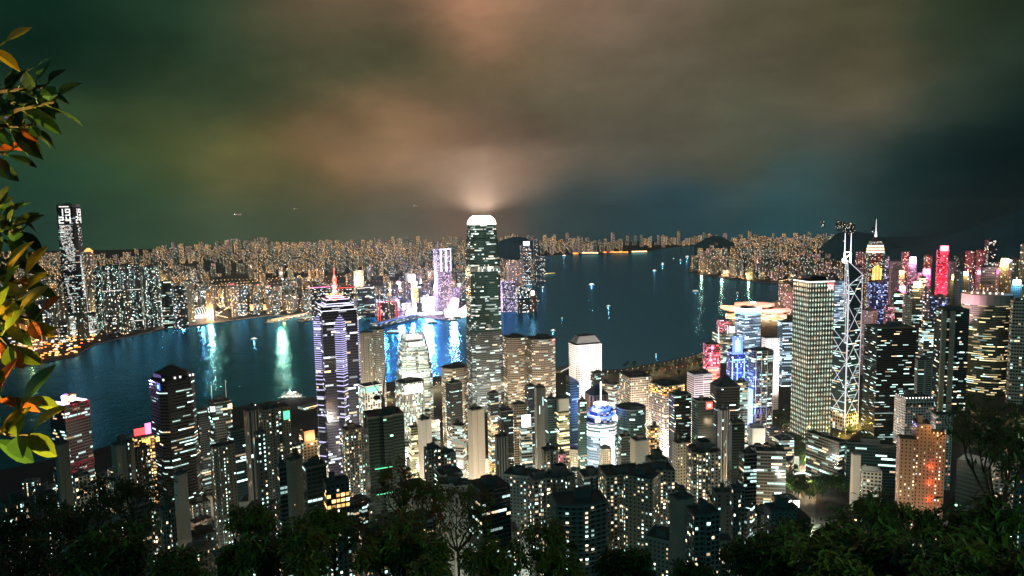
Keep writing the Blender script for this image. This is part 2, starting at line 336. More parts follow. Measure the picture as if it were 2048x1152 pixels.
for b0, b1 in zip(BE, BE[1:]):
    for a, c in zip(DS, DS[1:]): mb.face([gp(b0, a), gp(b1, a), gp(b1, c), gp(b0, c)], 'soil' if a < 700 else 'asphalt')
    ca = coast(b0) if b0 < 18 else 3050; cc = coast(b1) if b1 < 18 else 3050
    ds = [1050, 1110, 1170, 1400]
    for a, c in zip(ds, ds[1:]):
        a0, a1 = min(a, ca), min(a, cc); c0, c1 = min(c, ca), min(c, cc)
        if c0 > a0 or c1 > a1: mb.face([gp(b0, a0), gp(b1, a1), gp(b1, c1), gp(b0, c0)], 'asphalt')
    mb.face([gp(b0, min(1400, ca)), gp(b1, min(1400, cc)), gp(b1, cc), gp(b0, ca)], 'soil')
    A, B = gp(b0, ca), gp(b1, cc); mb.face([A, B, (B[0], B[1], -3), (A[0], A[1], -3)], 'quay')
struct(mb.build('ground'))
mb = MB()   # slope behind the viewpoint
for k in range(-30, 30):
    mb.face([(k * 10, -60, 412), (k * 10 + 10, -60, 412), (k * 10 + 10, 0, 407.1), (k * 10, 0, 407.1)], 'soil')
struct(mb.build('hillside'))

def land(name, pix, z, m='asphalt'):
    P = [sea(a, b, z) for a, b in pix]
    mb = MB(); mb.face([tuple(p) for p in P], m)
    for i in range(len(P)):
        a, b = P[i], P[(i + 1) % len(P)]
        mb.face([tuple(a), (a.x, a.y, -3), (b.x, b.y, -3), tuple(b)], 'quay')
    return struct(mb.build(name)), [(p.x, p.y) for p in P]
KOW = [(-260, 780), (0, 738), (60, 728), (150, 712), (168, 700), (192, 687), (260, 672), (335, 656), (430, 645), (530, 631), (620, 629), (700, 634), (750, 632), (790, 640), (840, 634), (890, 639), (935, 632), (990, 624), (1030, 612), (1072, 604),
       (1060, 590), (1040, 570), (1058, 557), (1088, 549), (1093, 540), (1088, 522), (1080, 511), (1140, 509), (1200, 508), (1295, 504), (1312, 498), (1370, 492), (1480, 489), (1560, 487), (1560, 482), (1300, 483), (1000, 486), (600, 492), (200, 500), (-300, 508)]
_, KP = land('land', KOW, 3.0)
NPT = [(1425, 690), (1424, 672), (1442, 640), (1455, 630), (1575, 616), (1600, 606), (1596, 590), (1640, 580), (1590, 570), (1560, 566), (1500, 562), (1450, 556), (1395, 548), (1376, 541), (1382, 530), (1402, 520), (1445, 504), (1480, 495), (1560, 489), (1640, 484), (2300, 505), (2600, 640), (2300, 700), (1900, 720)]
_, NP = land('land', NPT, 4.0)
def inside(P, x, y):
    r = False; j = len(P) - 1
    for i in range(len(P)):
        if (P[i][1] > y) != (P[j][1] > y) and x < (P[j][0] - P[i][0]) * (y - P[i][1]) / (P[j][1] - P[i][1]) + P[i][0]: r = not r
        j = i
    return r

# water
m = bpy.data.materials.new('sea'); m.use_nodes = True; MATS['sea'] = m; t = NT(m.node_tree); t.n.remove(t.n['Principled BSDF'])
tcw = t.node('ShaderNodeTexCoord').outputs['Object']
n1 = t.noise(t.vm('MULTIPLY', tcw, (1, .8, 1)), .06, 4, .6); n2 = t.noise(tcw, .011, 2)
h = t.m('ADD', t.m('MULTIPLY', n1, t.m('MULTIPLY_ADD', n2, 1.5, .3)), t.m('MULTIPLY', n2, .3))
bp = t.node('ShaderNodeBump'); bp.inputs['Strength'].default_value = .35; bp.inputs['Distance'].default_value = 4.0; t.put(bp.inputs['Height'], h)
ga_ = t.node('ShaderNodeBsdfGlossy'); ga_.inputs['Color'].default_value = (.003, .30, .60, 1); ga_.inputs['Roughness'].default_value = .2; t.l.new(bp.outputs[0], ga_.inputs['Normal'])
gb_ = t.node('ShaderNodeBsdfGlossy'); gb_.inputs['Color'].default_value = (1, 1, 1, 1); gb_.inputs['Roughness'].default_value = .14; t.l.new(bp.outputs[0], gb_.inputs['Normal'])
ms = t.node('ShaderNodeMixShader'); ms.inputs[0].default_value = .09; t.l.new(ga_.outputs[0], ms.inputs[1]); t.l.new(gb_.outputs[0], ms.inputs[2])
t.l.new(ms.outputs[0], t.n['Material Output'].inputs[0])
mb = MB(); mb.face([(-13800, 200, 0), (13800, 200, 0), (13800, 10400, 0), (-13800, 10400, 0)], 'sea'); struct(mb.build('water'))

# night air
m = bpy.data.materials.new('haze'); m.use_nodes = True; MATS['haze'] = m; t = NT(m.node_tree); t.n.clear()
pv = t.node('ShaderNodeVolumePrincipled'); pv.inputs['Color'].default_value = (.62, .84, .92, 1); pv.inputs['Density'].default_value = 1.6e-5; pv.inputs['Anisotropy'].default_value = .3
t.l.new(pv.outputs[0], t.node('ShaderNodeOutputMaterial').inputs['Volume'])
mb = MB(); mb.box(-14500, 14500, -300, 14500, -4, 545, 'haze'); o = mb.build('haze'); tag(o, 'thin night haze over the harbour and city', 'haze', None, 'stuff')
m.cycles.homogeneous_volume = True

# hills (dark ridges)
princ('forest', (.015, .14, .17), 1.0, noise=.5, nscale=.004)  # haze over the far ridges is put into this bluish colour
def hill(pts, d0, depth, seed):
    # ridge: pixel points at distance d0; the ridge falls to the ground in front and behind
    rr = random.Random(seed); mb = MB(); rows = []
    for px, py in pts:
        p = at(px, py, d0); q = Vector((p.x, p.y, 0)).normalized(); row = []
        for k, f in ((-1, 0), (-.75, .22), (-.5, .5), (-.25, .82), (0, 1), (.5, .6), (1, 0)):
            z = max(2, p.z * f * (1 + rr.uniform(-.08, .08) * (f > 0 and f < 1)))
            row.append((p.x + q.x * depth * k, p.y + q.y * depth * k, z))
        rows.append(row)
    for a, b in zip(rows, rows[1:]):
        for k in range(len(a) - 1): mb.face([a[k], b[k], b[k + 1], a[k + 1]], 'forest')
    struct(mb.build('hill', smooth=True))
hill([(1635, 500), (1655, 482), (1675, 466), (1700, 461), (1740, 467), (1775, 480), (1810, 498), (1830, 512)], 5700, 700, 1)
hill([(1780, 500), (1830, 490), (1880, 474), (1930, 458), (1980, 440), (2030, 425), (2080, 410), (2160, 395), (2300, 380), (2500, 380)], 4400, 900, 2)
0 and hill([(-500, 495), (-200, 488), (100, 486), (400, 478), (700, 470), (1000, 464), (1300, 462), (1600, 466), (1900, 470), (2300, 470)], 9900, 900, 5)
hill([(985, 490), (1000, 482), (1015, 476), (1035, 473), (1052, 476), (1065, 482), (1080, 492)], 5600, 420, 3)
hill([(1388, 490), (1400, 483), (1412, 476), (1428, 471), (1444, 474), (1456, 480), (1475, 490)], 6900, 420, 4)
hill([(1480, 486), (1600, 478), (1700, 476), (1800, 474), (1900, 470), (2050, 464), (2300, 460), (2600, 466)], 9500, 900, 6)

# ------------------------------------------------------------------ towers
def rect(a, b): return [(-a / 2, -b / 2), (a / 2, -b / 2), (a / 2, b / 2), (-a / 2, b / 2)]
def plan(k, a, b):
    if k == 'C': c = .16 * min(a, b); return [(-a/2+c, -b/2), (a/2-c, -b/2), (a/2, -b/2+c), (a/2, b/2-c), (a/2-c, b/2), (-a/2+c, b/2), (-a/2, b/2-c), (-a/2, -b/2+c)]
    if k == 'O': c = .29 * min(a, b); return [(-a/2+c, -b/2), (a/2-c, -b/2), (a/2, -b/2+c), (a/2, b/2-c), (a/2-c, b/2), (-a/2+c, b/2), (-a/2, b/2-c), (-a/2, -b/2+c)]
    if k == 'Y': return [(a/2*math.cos(2*math.pi*i/24), b/2*math.sin(2*math.pi*i/24)) for i in range(24)]
    if k == 'X':
        e, g = .2, .36
        return [(x*a, y*b) for x, y in [(-.5,-g),(-g,-g),(-g,-.5),(-e*.4,-.5),(-e*.4,-.3),(e*.4,-.3),(e*.4,-.5),(g,-.5),(g,-g),(.5,-g),(.5,-.07),(.3,-.07),(.3,.07),(.5,.07),(.5,g),(g,g),(g,.5),(-g,.5),(-g,g),(-.5,g),(-.5,.07),(-.3,.07),(-.3,-.07),(-.5,-.07)]]
    if k == 'H': return [(x*a, y*b) for x, y in [(-.5,-.5),(-.2,-.5),(-.2,-.38),(-.06,-.38),(-.06,-.5),(.06,-.5),(.06,-.38),(.2,-.38),(.2,-.5),(.5,-.5),(.5,.5),(.1,.5),(.1,.35),(-.1,.35),(-.1,.5),(-.5,.5)]]
    if k == 'B':
        P = [(-a/2 + a*i/8, -b/2 - .22*b*math.sin(math.pi*i/8)) for i in range(9)]
        return P + [(a/2, b/2), (-a/2, b/2)]
    if k == 'S':   # stepped slab with a projecting core
        return [(x*a, y*b) for x, y in [(-.5,-.4),(-.1,-.4),(-.1,-.5),(.16,-.5),(.16,-.4),(.5,-.4),(.5,.5),(-.5,.5)]]
    return rect(a, b)
def inset(P, k): return [(x * k, y * k) for x, y in P]
FOOT2 = []      # footprints (x, y, radius) of what stands, so later towers keep clear
TOWERS = []
def place(x0, x1, yt, d, rot, ratio, pl):
    """world base point, heading and true width of a tower seen between two photo columns, its top at a photo row"""
    c = at((x0 + x1) / 2, yt, d); w = (at(x0, yt, d) - at(x1, yt, d)).length
    P = plan(pl, 1, ratio); a = R(rot)
    xs = [x * math.cos(a) - y * math.sin(a) for x, y in P]; k = w / (max(xs) - min(xs))
    hd = math.atan2(-c.x, c.y) + a
    zb = min(ground(c.x + dx * k * .5, c.y + dy * k * .5) for dx, dy in ((-1, -1), (1, -1), (1, 1), (-1, 1))) - 1.0
    FOOT.append((c.x, c.y, k * .6))
    return Vector((c.x, c.y, zb)), hd, k, k * ratio, c.z - zb
def roof_bits(mb, kind, P, a, b, h, seed):
    r = random.Random(seed)
    if kind == 'box':
        for i in range(r.choice((1, 2, 2, 3))):
            w, dd = a * r.uniform(.18, .42), b * r.uniform(.2, .45); x, y = a * r.uniform(-.2, .2), b * r.uniform(-.2, .2)
            mb.box(x - w/2, x + w/2, y - dd/2, y + dd/2, h + .02*i + .05, h + r.uniform(2.5, 6.5), 'plant', 'roof')
def tower(label, x0, x1, yt, d, rot=20, ratio=.8, pl='R', mat='apt', cw=3.2, fh=3.2, roof='box', name=None, cat=None, par=1.3, secs=None, group=None, ledge=0, core=None, roofm='roof', parm=None):
    apt = mat.startswith(('apt', 'stair', 'brown'))
    name = name or ('apartment_tower' if apt else 'office_tower'); cat = cat or ('apartment tower' if apt else 'office tower')
    base, hd, a, b, h = place(x0, x1, yt, d, rot, ratio, pl)
    if h < 6: h = 6
    e = empty(name, base, hd); tag(e, label, cat, group)
    P = plan(pl, a, b)
    hb = h - par
    mb = MB(); vb = 0
    if secs:   # (top fraction, scale, material) from the ground up
        z = 0
        pk = secs[0][1]
        for fr, k, mm in secs:
            if isinstance(k, tuple): k0, k1 = k
            else: k0 = k1 = k
            z1 = hb * fr
            vb = mb.wall(inset(P, k0), inset(P, k1), z, z1, mm, cw, fh, vb, capm=roofm); z = z1
        pt = inset(P, k1)
    else:
        mb.wall(P, P, 0, hb, mat, cw, fh); pt = P
    if ledge:   # projecting floor slabs: balconies, sills and fins that catch the light
        n = max(1, round(hb / fh)); q = inset(P, 1 + 2 * ledge / min(a, b))
        for i in range(1, n + 1):
            z = hb * i / n
            mb.wall(q, q, z - .22, z + .02, parm or 'concrete', capm='concrete', botm='concrete')
    mb.build('wall', e)
    rb = MB()
    if roof not in ('none',):
        pi = inset(pt, .965)
        rb.wall(pt, pt, hb + .002, h, parm or 'plant'); rb.wall(pi[::-1], pi[::-1], hb + .3, h, 'plant')
        for i in range(len(pt)):
            j = (i + 1) % len(pt); rb.face([(*pt[i], h), (*pt[j], h), (*pi[j], h), (*pi[i], h)], parm or 'plant')
        rb.face([(*p, hb + .3) for p in pi], roofm)
        rb.build('roof', e)
    sd = int(x0 * 7 + yt)
    if roof == 'box':
        r = random.Random(sd)
        for i in range(r.choice((1, 2, 2, 3))):
            pb = MB(); w, dd = a * r.uniform(.16, .4), b * r.uniform(.18, .42); x, y = a * r.uniform(-.18, .18), b * r.uniform(-.18, .18)
            pb.box(x - w/2, x + w/2, y - dd/2, y + dd/2, hb + .3, h + r.uniform(2, 6), 'plant', 'roof')
            pb.build('plant_room', e)
        if r.random() < .5:
            pb = MB(); pb.tube((a*.2, b*.1, h), (a*.2, b*.1, h + r.uniform(5, 11)), .25, .08, 'steel', 5); pb.build('antenna', e)
    if roof == 'rim':   # open concrete crown round the lift house
        pb = MB(); q = inset(rect(a, b), .45); q2 = inset(q, .86)
        pb.wall(q, q, hb + .3, h + 7, 'plant'); pb.wall(q2[::-1], q2[::-1], hb + .3, h + 7, 'roof')
        for i in range(4):
            j = (i + 1) % 4; pb.face([(*q[i], h + 7), (*q[j], h + 7), (*q2[j], h + 7), (*q2[i], h + 7)], 'concrete')
        pb.build('plant_room', e)
    if roof == 'pyr':
        pb = MB(); q = inset(pt, .98); pb.wall(q, inset(q, .04), h, h + a * .42, 'tile_roof', capm='tile_roof'); pb.build('roof_pyramid', e)
    if roof == 'hip':
        pb = MB(); q = inset(pt, .97); pb.wall(q, inset(q, .62), h, h + a * .22, 'roof_pale', capm='roof'); pb.build('hipped_roof', e)
    if core:    # a slab of lit stair windows down one flank
        pb = MB(); w = a * .16; x = core * a
        pb.box(x - w/2, x + w/2, -b/2 - 1.2, -b/2 + .5, 0, hb + 2, 'stair', 'roof'); pb.build('stair_core', e)
    e['px'] = (x0 + x1) / 2; TOWERS.append(e); del e['px']
    return e, P, a, b, h, hd, base

def part(e, name, mb, smooth=False): return mb.build(name, e, smooth)
def W2(e, p):  # local to world
    c, s_ = math.cos(e.rotation_euler.z), math.sin(e.rotation_euler.z)
    return Vector((e.location.x + p[0]*c - p[1]*s_, e.location.y + p[0]*s_ + p[1]*c, e.location.z + p[2]))
def strokes(mb, txt, x, z, s, y, m, dz=1.6, th=.16, dep=.4):
    """seven-stroke characters as raised bars on a front face (x right, z up)"""
    SEG = {'0': 'abcdef', '1': 'bc', '2': 'abged', '4': 'fgbc', '9': 'abcdfg', 'C': 'afed', 'I': 'bc', 'O': 'abcdef', 'G': 'afedck', 'N': 'febcn', 'K': 'fexy', 'S': 'afgcd'}
    w, h = s, s * dz; t = s * th * 1.3
    for ch in txt:
        for g in SEG.get(ch, ''):
            B = {'a': (0, w, h - t, h), 'd': (0, w, 0, t), 'g': (0, w, h/2 - t/2, h/2 + t/2), 'f': (0, t, h/2, h), 'e': (0, t, 0, h/2), 'b': (w - t, w, h/2, h), 'c': (w - t, w, 0, h/2), 'k': (w*.5, w, h/2 - t/2, h/2 + t/2)}.get(g)
            if B: mb.box(x + B[0], x + B[1], y - dep, y, z + B[2], z + B[3], m)
            elif g == 'n': mb.tube((x + t/2, y - dep/2, z + h - t/2), (x + w - t/2, y - dep/2, z + t/2), t/2, t/2, m, 4)
            elif g == 'x': mb.tube((x + t, y - dep/2, z + h/2), (x + w, y - dep/2, z + h - t/2), t/2, t/2, m, 4)
            elif g == 'y': mb.tube((x + t, y - dep/2, z + h/2), (x + w, y - dep/2, z + t/2), t/2, t/2, m, 4)
        x += w * 1.45

# --- tall clock-display tower across the harbour
e, P, a, b, h, hd, base = tower('tallest tower across the harbour, glass, with white 19 24 display at its top', 112, 160, 409, 3147, -24, .8, 'C', secs=[(.06, (1.16, 1.06), 'office_dark'), (.14, (1.06, 1.0), 'office_dark'), (1, 1, 'office_dark')], cw=4, fh=4.2, roof='box', par=9)
r = random.Random(3); fy = -b/2 - .1; n = 118; ga = a * .34; fx = a/2 + .1; gb = b * .34
bars = MB(); barm = MB()
def lane(v):   # lit lanes (u0,u1,density) on the unrolled front (0..1) and right face (1..1.6)
    L = []
    if .71 < v < .835: L.append((0.0, .82, .7)); L.append((.82, 1.5, .25))
    if .55 < v <= .71: k = (.71 - v) / .16; L.append((.02 + .5*k, .86 + .3*k, .66)); L.append((0, .3, .3 * (1-k)))
    if .30 < v <= .6: k = (.6 - v) / .3; L.append((.98 + .25*k, 1.16 + .3*k, .7))
    if .1 < v <= .3: k = (.3 - v) / .2; L.append((1.22 + .2*k, 1.42 + .15*k, .85))
    if .05 < v <= .42: k = (.42 - v) / .37; L.append((.02 + .6*k, .1 + .9*k if k < .4 else .46 + .5*(k - .4), .7))
    if v < .6: L.append((0, 1.5, .16))
    return L
for i in range(n):
    v = i / n * .84 + .03; z = h * v
    for u0, u1, den in lane(v):
        u = u0
        while u < u1:
            l = r.uniform(.03, .12); u2 = min(u + l, u1)
            if r.random() < den:
                tgt = bars if r.random() < .7 else barm
                if u2 <= 1: tgt.box(-ga + u*2*ga, -ga + u2*2*ga, fy - .4, fy, z, z + h*.0036, 'g_soft' if tgt is bars else 'g_dim')
                elif u >= 1: tgt.box(fx, fx + .4, -gb + (u-1)/.6*2*gb, -gb + (u2-1)/.6*2*gb, z, z + h*.0036, 'g_soft' if tgt is bars else 'g_dim')
            u = u2 + r.uniform(.005, .02)
part(e, 'light_display', bars); part(e, 'dim_light_display', barm)
glow('g_digit', (1, .97, .94), 1.5)
clk = MB(); s = a * .25
strokes(clk, '19', -a*.36, h*.912, s, fy, 'g_digit', 1.5, .17); strokes(clk, '24', -a*.36, h*.852, s, fy, 'g_digit', 1.5, .17)
cl = part(e, 'clock_display', clk)
clk2 = MB(); strokes(clk2, '19', -a*.36, h*.912, s, 0, 'g_digit', 1.5, .17); strokes(clk2, '24', -a*.36, h*.852, s, 0, 'g_digit', 1.5, .17)
o = part(e, 'clock_display', clk2); o.rotation_euler = (0, 0, math.pi/2); o.location = (fx, 0, 0)
mb = MB(); mb.box(-a*.3, a*.2, fy - .5, fy, h*.978, h*.986, 'g_soft'); part(e, 'crown_light', mb)
# its retail base with a white picture screen
e, P, a, b, h, hd, base = tower('wide podium with white arch picture lights at the foot of the clock tower', 127, 196, 628, 2990, -8, .7, 'R', 'office', 4, 4, 'box', 'podium_block', 'podium')
mb = MB(); r = random.Random(9)
for i in range(15):
    z = h * (.06 + i * .06)
    for k in range(22):
        u = (k + .5) / 22; q = math.hypot((u - .55) * 2.1, (i - 4) / 11)
        if r.random() < .72: mb.box(-a/2 + (u - .017)*a, -a/2 + (u + .017)*a, -b/2 - .8, -b/2 - .1, z, z + h*.03, 'g_soft' if .45 < q < .8 or (q > 1 and r.random() < .3) else 'g_dim')
part(e, 'light_display', mb)

# --- stepped star tower with violet bands and a red mast
e = empty("office_tower", (0, 0, 0), 0); c = at(671, 612, 1078); gz = 4
e.location = (c.x, c.y, gz); hd = math.atan2(-c.x, c.y); e.rotation_euler = (0, 0, hd)
tag(e, 'dark star-plan tower with violet light bands, stepped top and red spire', 'office tower'); FOOT.append((c.x, c.y, 40))
px = lambda dy: (at(671, dy, 1078).z - gz)
w = (at(628, 700, 1078) - at(715, 700, 1078)).length
q0 = w * .40; hs = px(622); sq = [(-q0, -q0), (q0, -q0), (q0, q0), (-q0, q0)]
def rotp(P, deg): k, s_ = math.cos(R(deg)), math.sin(R(deg)); return [(x*k - y*s_, x*s_ + y*k) for x, y in P]
mb = MB(); body = rotp(sq, 12); vb = mb.wall(body, body, 0, hs, 'centre_glass', 3, 4.2, capm='roof')
part(e, 'wall', mb)
pts = rotp([(-q0*1.0, -q0), (q0*1.0, -q0), (q0, q0), (-q0, q0)], 57); ht = px(640)
for i, (x, y) in enumerate(pts):
    dx, dy = x / math.hypot(x, y), y / math.hypot(x, y); mb = MB(); R1, R0, wd = q0*1.30, q0*.84, q0*.46
    tri = [(dx*R0 - dy*-wd, dy*R0 + dx*-wd), (dx*R1, dy*R1), (dx*R0 - dy*wd, dy*R0 + dx*wd)]
    mb.wall(tri, tri, 0, ht, 'centre_glass', 3, 4.2); mb.wall(tri, [(dx*R0, dy*R0)] * 3, ht, ht + 16, 'centre_glass'); part(e, 'corner_bay', mb)
    lb = MB(); z = ht + 13; k = 0; step = 2.9
    while z > 12:
        f_ = 1 if z <= ht else max(.12, 1 - (z - ht) / 16)
        T = [(dx*(R0 + .6) + (px_ - dx*R0)*f_*1.03, dy*(R0 + .6) + (py_ - dy*R0)*f_*1.03) for px_, py_ in tri]
        lb.wall(T, T, z, z + (1.0 if z > ht - 75 else 1.3), 'g_band', capm='g_band')
        step = 3.2 if z > ht - 72 else min(22, step * 1.22); z -= step; k += 1
    lb.tube((dx*(R1 + .2), dy*(R1 + .2), 12), (dx*(R1 + .2), dy*(R1 + .2), ht), .4, .4, 'steel', 4); part(e, 'light_band', lb)
z = hs; kk = 1.0
for i, (k, y) in enumerate(((.98, 616), (.86, 608), (.66, 604), (.64, 596), (.44, 593), (.3, 590))):
    mb = MB(); zt = px(y); Pk = inset(body, k); mb.wall(Pk, Pk, z, zt, 'centre_glass', 3, 4, capm='roof_light')
    q = inset(body, k * 1.03); mb.wall(q, q, zt - .9, zt + .1, 'g_lav', capm='g_band' if i in (1, 4) else 'roof'); part(e, 'roof_tier', mb); z = zt
mb = MB(); zt = px(535); zz = [z, z + (zt-z)*.10, z + (zt-z)*.22, z + (zt-z)*.36, z + (zt-z)*.44, z + (zt-z)*.58, z + (zt-z)*.72, zt]
rr = [5.2, 4.2, 2.4, 4.4, 2.6, 3.6, 1.2, .25]
for i in range(7): mb.tube((0, 0, zz[i]), (0, 0, zz[i+1]), rr[i], rr[i+1], 'g_red', 8)
part(e, 'spire', mb)
mb = MB()
for k in (.05, .3, .4, .62): mb = MB(); mb.tube((0, -4.6, z + (zt-z)*k), (0, -4.9, z + (zt-z)*(k + .1)), 1.4, .6, 'g_warm', 6); part(e, 'spire_lamp', mb)
for x in (-10, -6, 7, 10): mb = MB(); mb.box(x - 1, x + 1, -7, -5, z, z + 3, 'g_orange'); part(e, 'roof_lamp', mb)
light('POINT', c.xy.to_3d() + Vector((0, -8, gz + z + 8)), 3e5, (1, .1, .05), size=2)

# --- tallest tower with claw crown
def bundle(px0, px1, ybase, ytop, d, label, secs, crown_y, mats, rot=14):
    c = at((px0 + px1)/2, ytop, d); w = (at(px0, ybase, d) - at(px1, ybase, d)).length; hd = math.atan2(-c.x, c.y) + R(rot)
    a_ = R(rot); k = w / (abs(math.cos(a_)) + abs(math.sin(a_)) - .22); e = empty('office_tower', (c.x, c.y, 4), hd); tag(e, label, 'office tower'); FOOT.append((c.x, c.y, w*.7))
    H = c.z - 4; g = .11
    P = [(x*k, y*k) for x, y in [(-.5+g,-.5),(-.06,-.5),(-.06,-.46),(.06,-.46),(.06,-.5),(.5-g,-.5),(.5-g,-.5+g),(.5,-.5+g),(.5,-.06),(.46,-.06),(.46,.06),(.5,.06),(.5,.5-g),(.5-g,.5-g),(.5-g,.5),(-.5+g,.5),(-.5+g,.5-g),(-.5,.5-g),(-.5,-.5+g),(-.5+g,-.5+g)]]
    mb = MB(); z = 0; vb = 0
    for yy, s0, s1, mt in secs:
        z1 = at((px0+px1)/2, yy, d).z - 4; vb = mb.wall(inset(P, s0), inset(P, s1), z, z1, mt, 2.6, 4.2, vb, capm='roof'); z = z1; ks = s1
    part(e, 'wall', mb)
    return e, P, k, z, H, ks, c
e, P, k, z, H, ks, c = bundle(932, 993, 640, 431, 1444, 'tallest harbourfront tower in the middle with a glowing white claw crown', [(800, 1.03, 1.03, 'ifc_low'), (660, 1.02, 1.0, 'ifc_low'), (541, .975, .975, 'ifc'), (531, .97, .97, 'piers'), (505, .955, .94, 'ifc'), (478, .905, .89, 'ifc'), (460, .84, .82, 'ifc'), (449, .79, .77, 'ifc')], 449, None, 14)
mb = MB(); N = 44
for i in range(N):
    u = i / N * 4; sd, tt = int(u), u % 1
    hw = k * ks * .48; q = [(-hw + 2*hw*tt, -hw), (hw, -hw + 2*hw*tt), (hw - 2*hw*tt, hw), (-hw, hw - 2*hw*tt)][sd]
    hh = (H - z)
    prof = [(1.0, 0), (.985, .3), (.91, .6), (.80, .82), (.68, 1.0)]
    lift = .86 + .14 * (1 - abs(2*tt - 1))
    for (r0, f0), (r1, f1) in zip(prof, prof[1:]):
        mb.tube((q[0]*r0, q[1]*r0, z + hh*f0*lift), (q[0]*r1, q[1]*r1, z + hh*f1*lift), 1.15, 1.0, 'g_crown', 4)  # fins glow themselves: the floodlight on them is put into the material
part(e, 'crown', mb)
mb = MB(); q = inset(rect(k*ks, k*ks), .84); mb.wall(q, inset(q, .72), z, z + (H - z)*.8, 'g_crown', capm='g_crown'); part(e, 'crown_glow_core', mb)  # glowing core added in place of floodlamps behind the claws
IFC2 = c
light('SPOT', (c.x, c.y, c.z + 2), 1.2e8, (1, .5, .32), (c.x, c.y, c.z + 300), 10, 172, .5)
for i in range(6): an = i*1.047; q = (c.x + 17*math.cos(an), c.y + 17*math.sin(an)); light('SPOT', (*q, c.z + 2), 2.6e7, (1, .55, .36), (q[0], q[1], c.z + 300), 5, 40, 1.0)
# its lower sister
e, P, k, z, H, ks, c = bundle(795, 857, 760, 664, 1330, 'white-lit tapering tower with notched crown, lower sister left of the claw crown tower', [(900, 1.05, 1.04, 'ifc_one'), (740, 1.0, .98, 'ifc_one'), (725, .97, .95, 'ifc_one'), (705, .9, .88, 'ifc_one'), (690, .86, .82, 'ifc_one'), (676, .76, .7, 'office_bright')], 672, None, 14)
mb = MB()
for i in range(28):
    u = i / 28 * 4; sd, tt = int(u), u % 1; hw = k * ks * .47
    q = [(-hw + 2*hw*tt, -hw), (hw, -hw + 2*hw*tt), (hw - 2*hw*tt, hw), (-hw, hw - 2*hw*tt)][sd]
    mb.tube((q[0], q[1], z), (q[0]*.84, q[1]*.84, H), .8, .6, 'white', 4)
part(e, 'crown', mb)
mb = MB(); q = inset(rect(k*ks, k*ks), .8); mb.wall(q, inset(q, .8), z, z + (H-z)*.5, 'g_soft', capm='g_soft'); part(e, 'crown_glow_core', mb)
for yy in (748, 688): 
    mb = MB(); zb_ = at(826, yy, 1330).z - 4; mb.box(-k*.24, k*.24, -k*(.5 if yy > 700 else .42) - .6, -k*(.5 if yy > 700 else .42) + 1, zb_, zb_ + 7, 'g_white'); part(e, 'lit_floor', mb)
light('SPOT', (c.x - 60, c.y - 110, 60), 3e6, (.9, 1, .92), (c.x, c.y, 190), 3, 70)

# --- white tower with round windows
e, P, a, b, h, hd, base = tower('white floodlit tower with rows of round windows and a hipped roof', 1137, 1203, 686, 1305, 24, .62, 'R', 'round', 4.4, 4.0, 'none')
mb = MB(); q = inset(P, 1.02); mb.wall(q, q, h - 2, h, 'white'); q1 = inset(P, .84); mb.wall(q1, q1, h - .5, h + 3, 'plant'); mb.wall(inset(P, .93), inset(P, .6), h + 3, h + 15, 'roof_pale', capm='roof'); part(e, 'hipped_roof', mb)
mb = MB(); mb.box(-a*.18, a*.1, -b*.1, b*.12, h + 15.02, h + 18, 'plant'); part(e, 'plant_room', mb)
for dx, dy, pw in ((-70, -130, 1.9e6), (90, -120, 1.5e6), (-130, 10, .9e6)): light('SPOT', (base.x + dx, base.y + dy, 28), pw, (1, .97, .95), (base.x, base.y, 105), 3, 75)

# --- square tower of crossing lamps
e, P, a, b, h, hd, base = tower('square tower covered in lit crosses with a white roof line and red square sign', 1586, 1669, 562, 1319, 33, 1.0, 'R', 'ck', 5.2, 8.2, 'none')
mb = MB(); q = inset(P, 1.01); mb.wall(q, q, h - .5, h + 2.2, 'g_soft', capm='roof'); part(e, 'roof_light', mb)
mb = MB(); mb.box(-a*.3, a*.3, -b*.3, b*.3, h + 2.21, h + 9, 'black', 'roof'); part(e, 'plant_room', mb)
mb = MB(); s = 9; mb.box(a/2 - s - 4, a/2 - 2, -b/2 - .9, -b/2 - .1, h - 13, h - 2, 'g_red'); sg = part(e, 'sign', mb)
mb = MB(); strokes(mb, 'CK', a/2 - s - 2.6, h - 11.4, 3.3, -b/2 - 1.0, 'g_white', 1.9, .2, .5); mb.build('lettering', sg)

# --- prism tower with diagonal lines and twin masts
d = 1413; c = at(1695, 540, d); H = lambda y: at(1695, y, d).z - gz
Lx, Rx = at(1666, 700, d), at(1725, 700, d); s2 = (Lx - Rx).length / 2
e = empty('office_tower', (c.x, c.y, gz), math.atan2(-c.x, c.y) + R(7)); tag(e, 'dark glass prism tower outlined by white diagonals with twin masts', 'office tower'); FOOT.append((c.x, c.y, 45))
Lp, Np, Rp, Fp, O = (-s2, 0), (0, -s2), (s2, 0), (0, s2), (0, 0)
hT, hR, hN = H(522), H(549), H(568); hF = hT - 3
mb = MB()
def prism(mb, A, B, Cc, hA, hB, hC, z0=0.0):
    m_ = 'bank'; k = 16; u = mb.u0; mb.u0 += 60
    V = [A, B, Cc]; Hh = [hA, hB, hC]
    for i in range(3):
        j = (i+1) % 3; L = math.dist(V[i], V[j]); k = round(L / 3.2); f = 4.0
        mb.face([(*V[i], z0), (*V[j], z0), (*V[j], Hh[j]), (*V[i], Hh[i])], m_, [(u, 0), (u + k, 0), (u + k, Hh[j]/f), (u, Hh[i]/f)])
    mb.face([(*V[i], Hh[i]) for i in range(3)], m_, [(u+.5, .05)] * 3)
prism(mb, O, Rp, Fp, hT, hR, hF); part(e, 'glass_shaft', mb)
mb = MB(); prism(mb, O, Np, Rp, hT, hN, hR); part(e, 'glass_shaft', mb)
mb = MB(); prism(mb, O, Fp, Lp, H(632), H(640), H(652)); part(e, 'glass_shaft', mb)
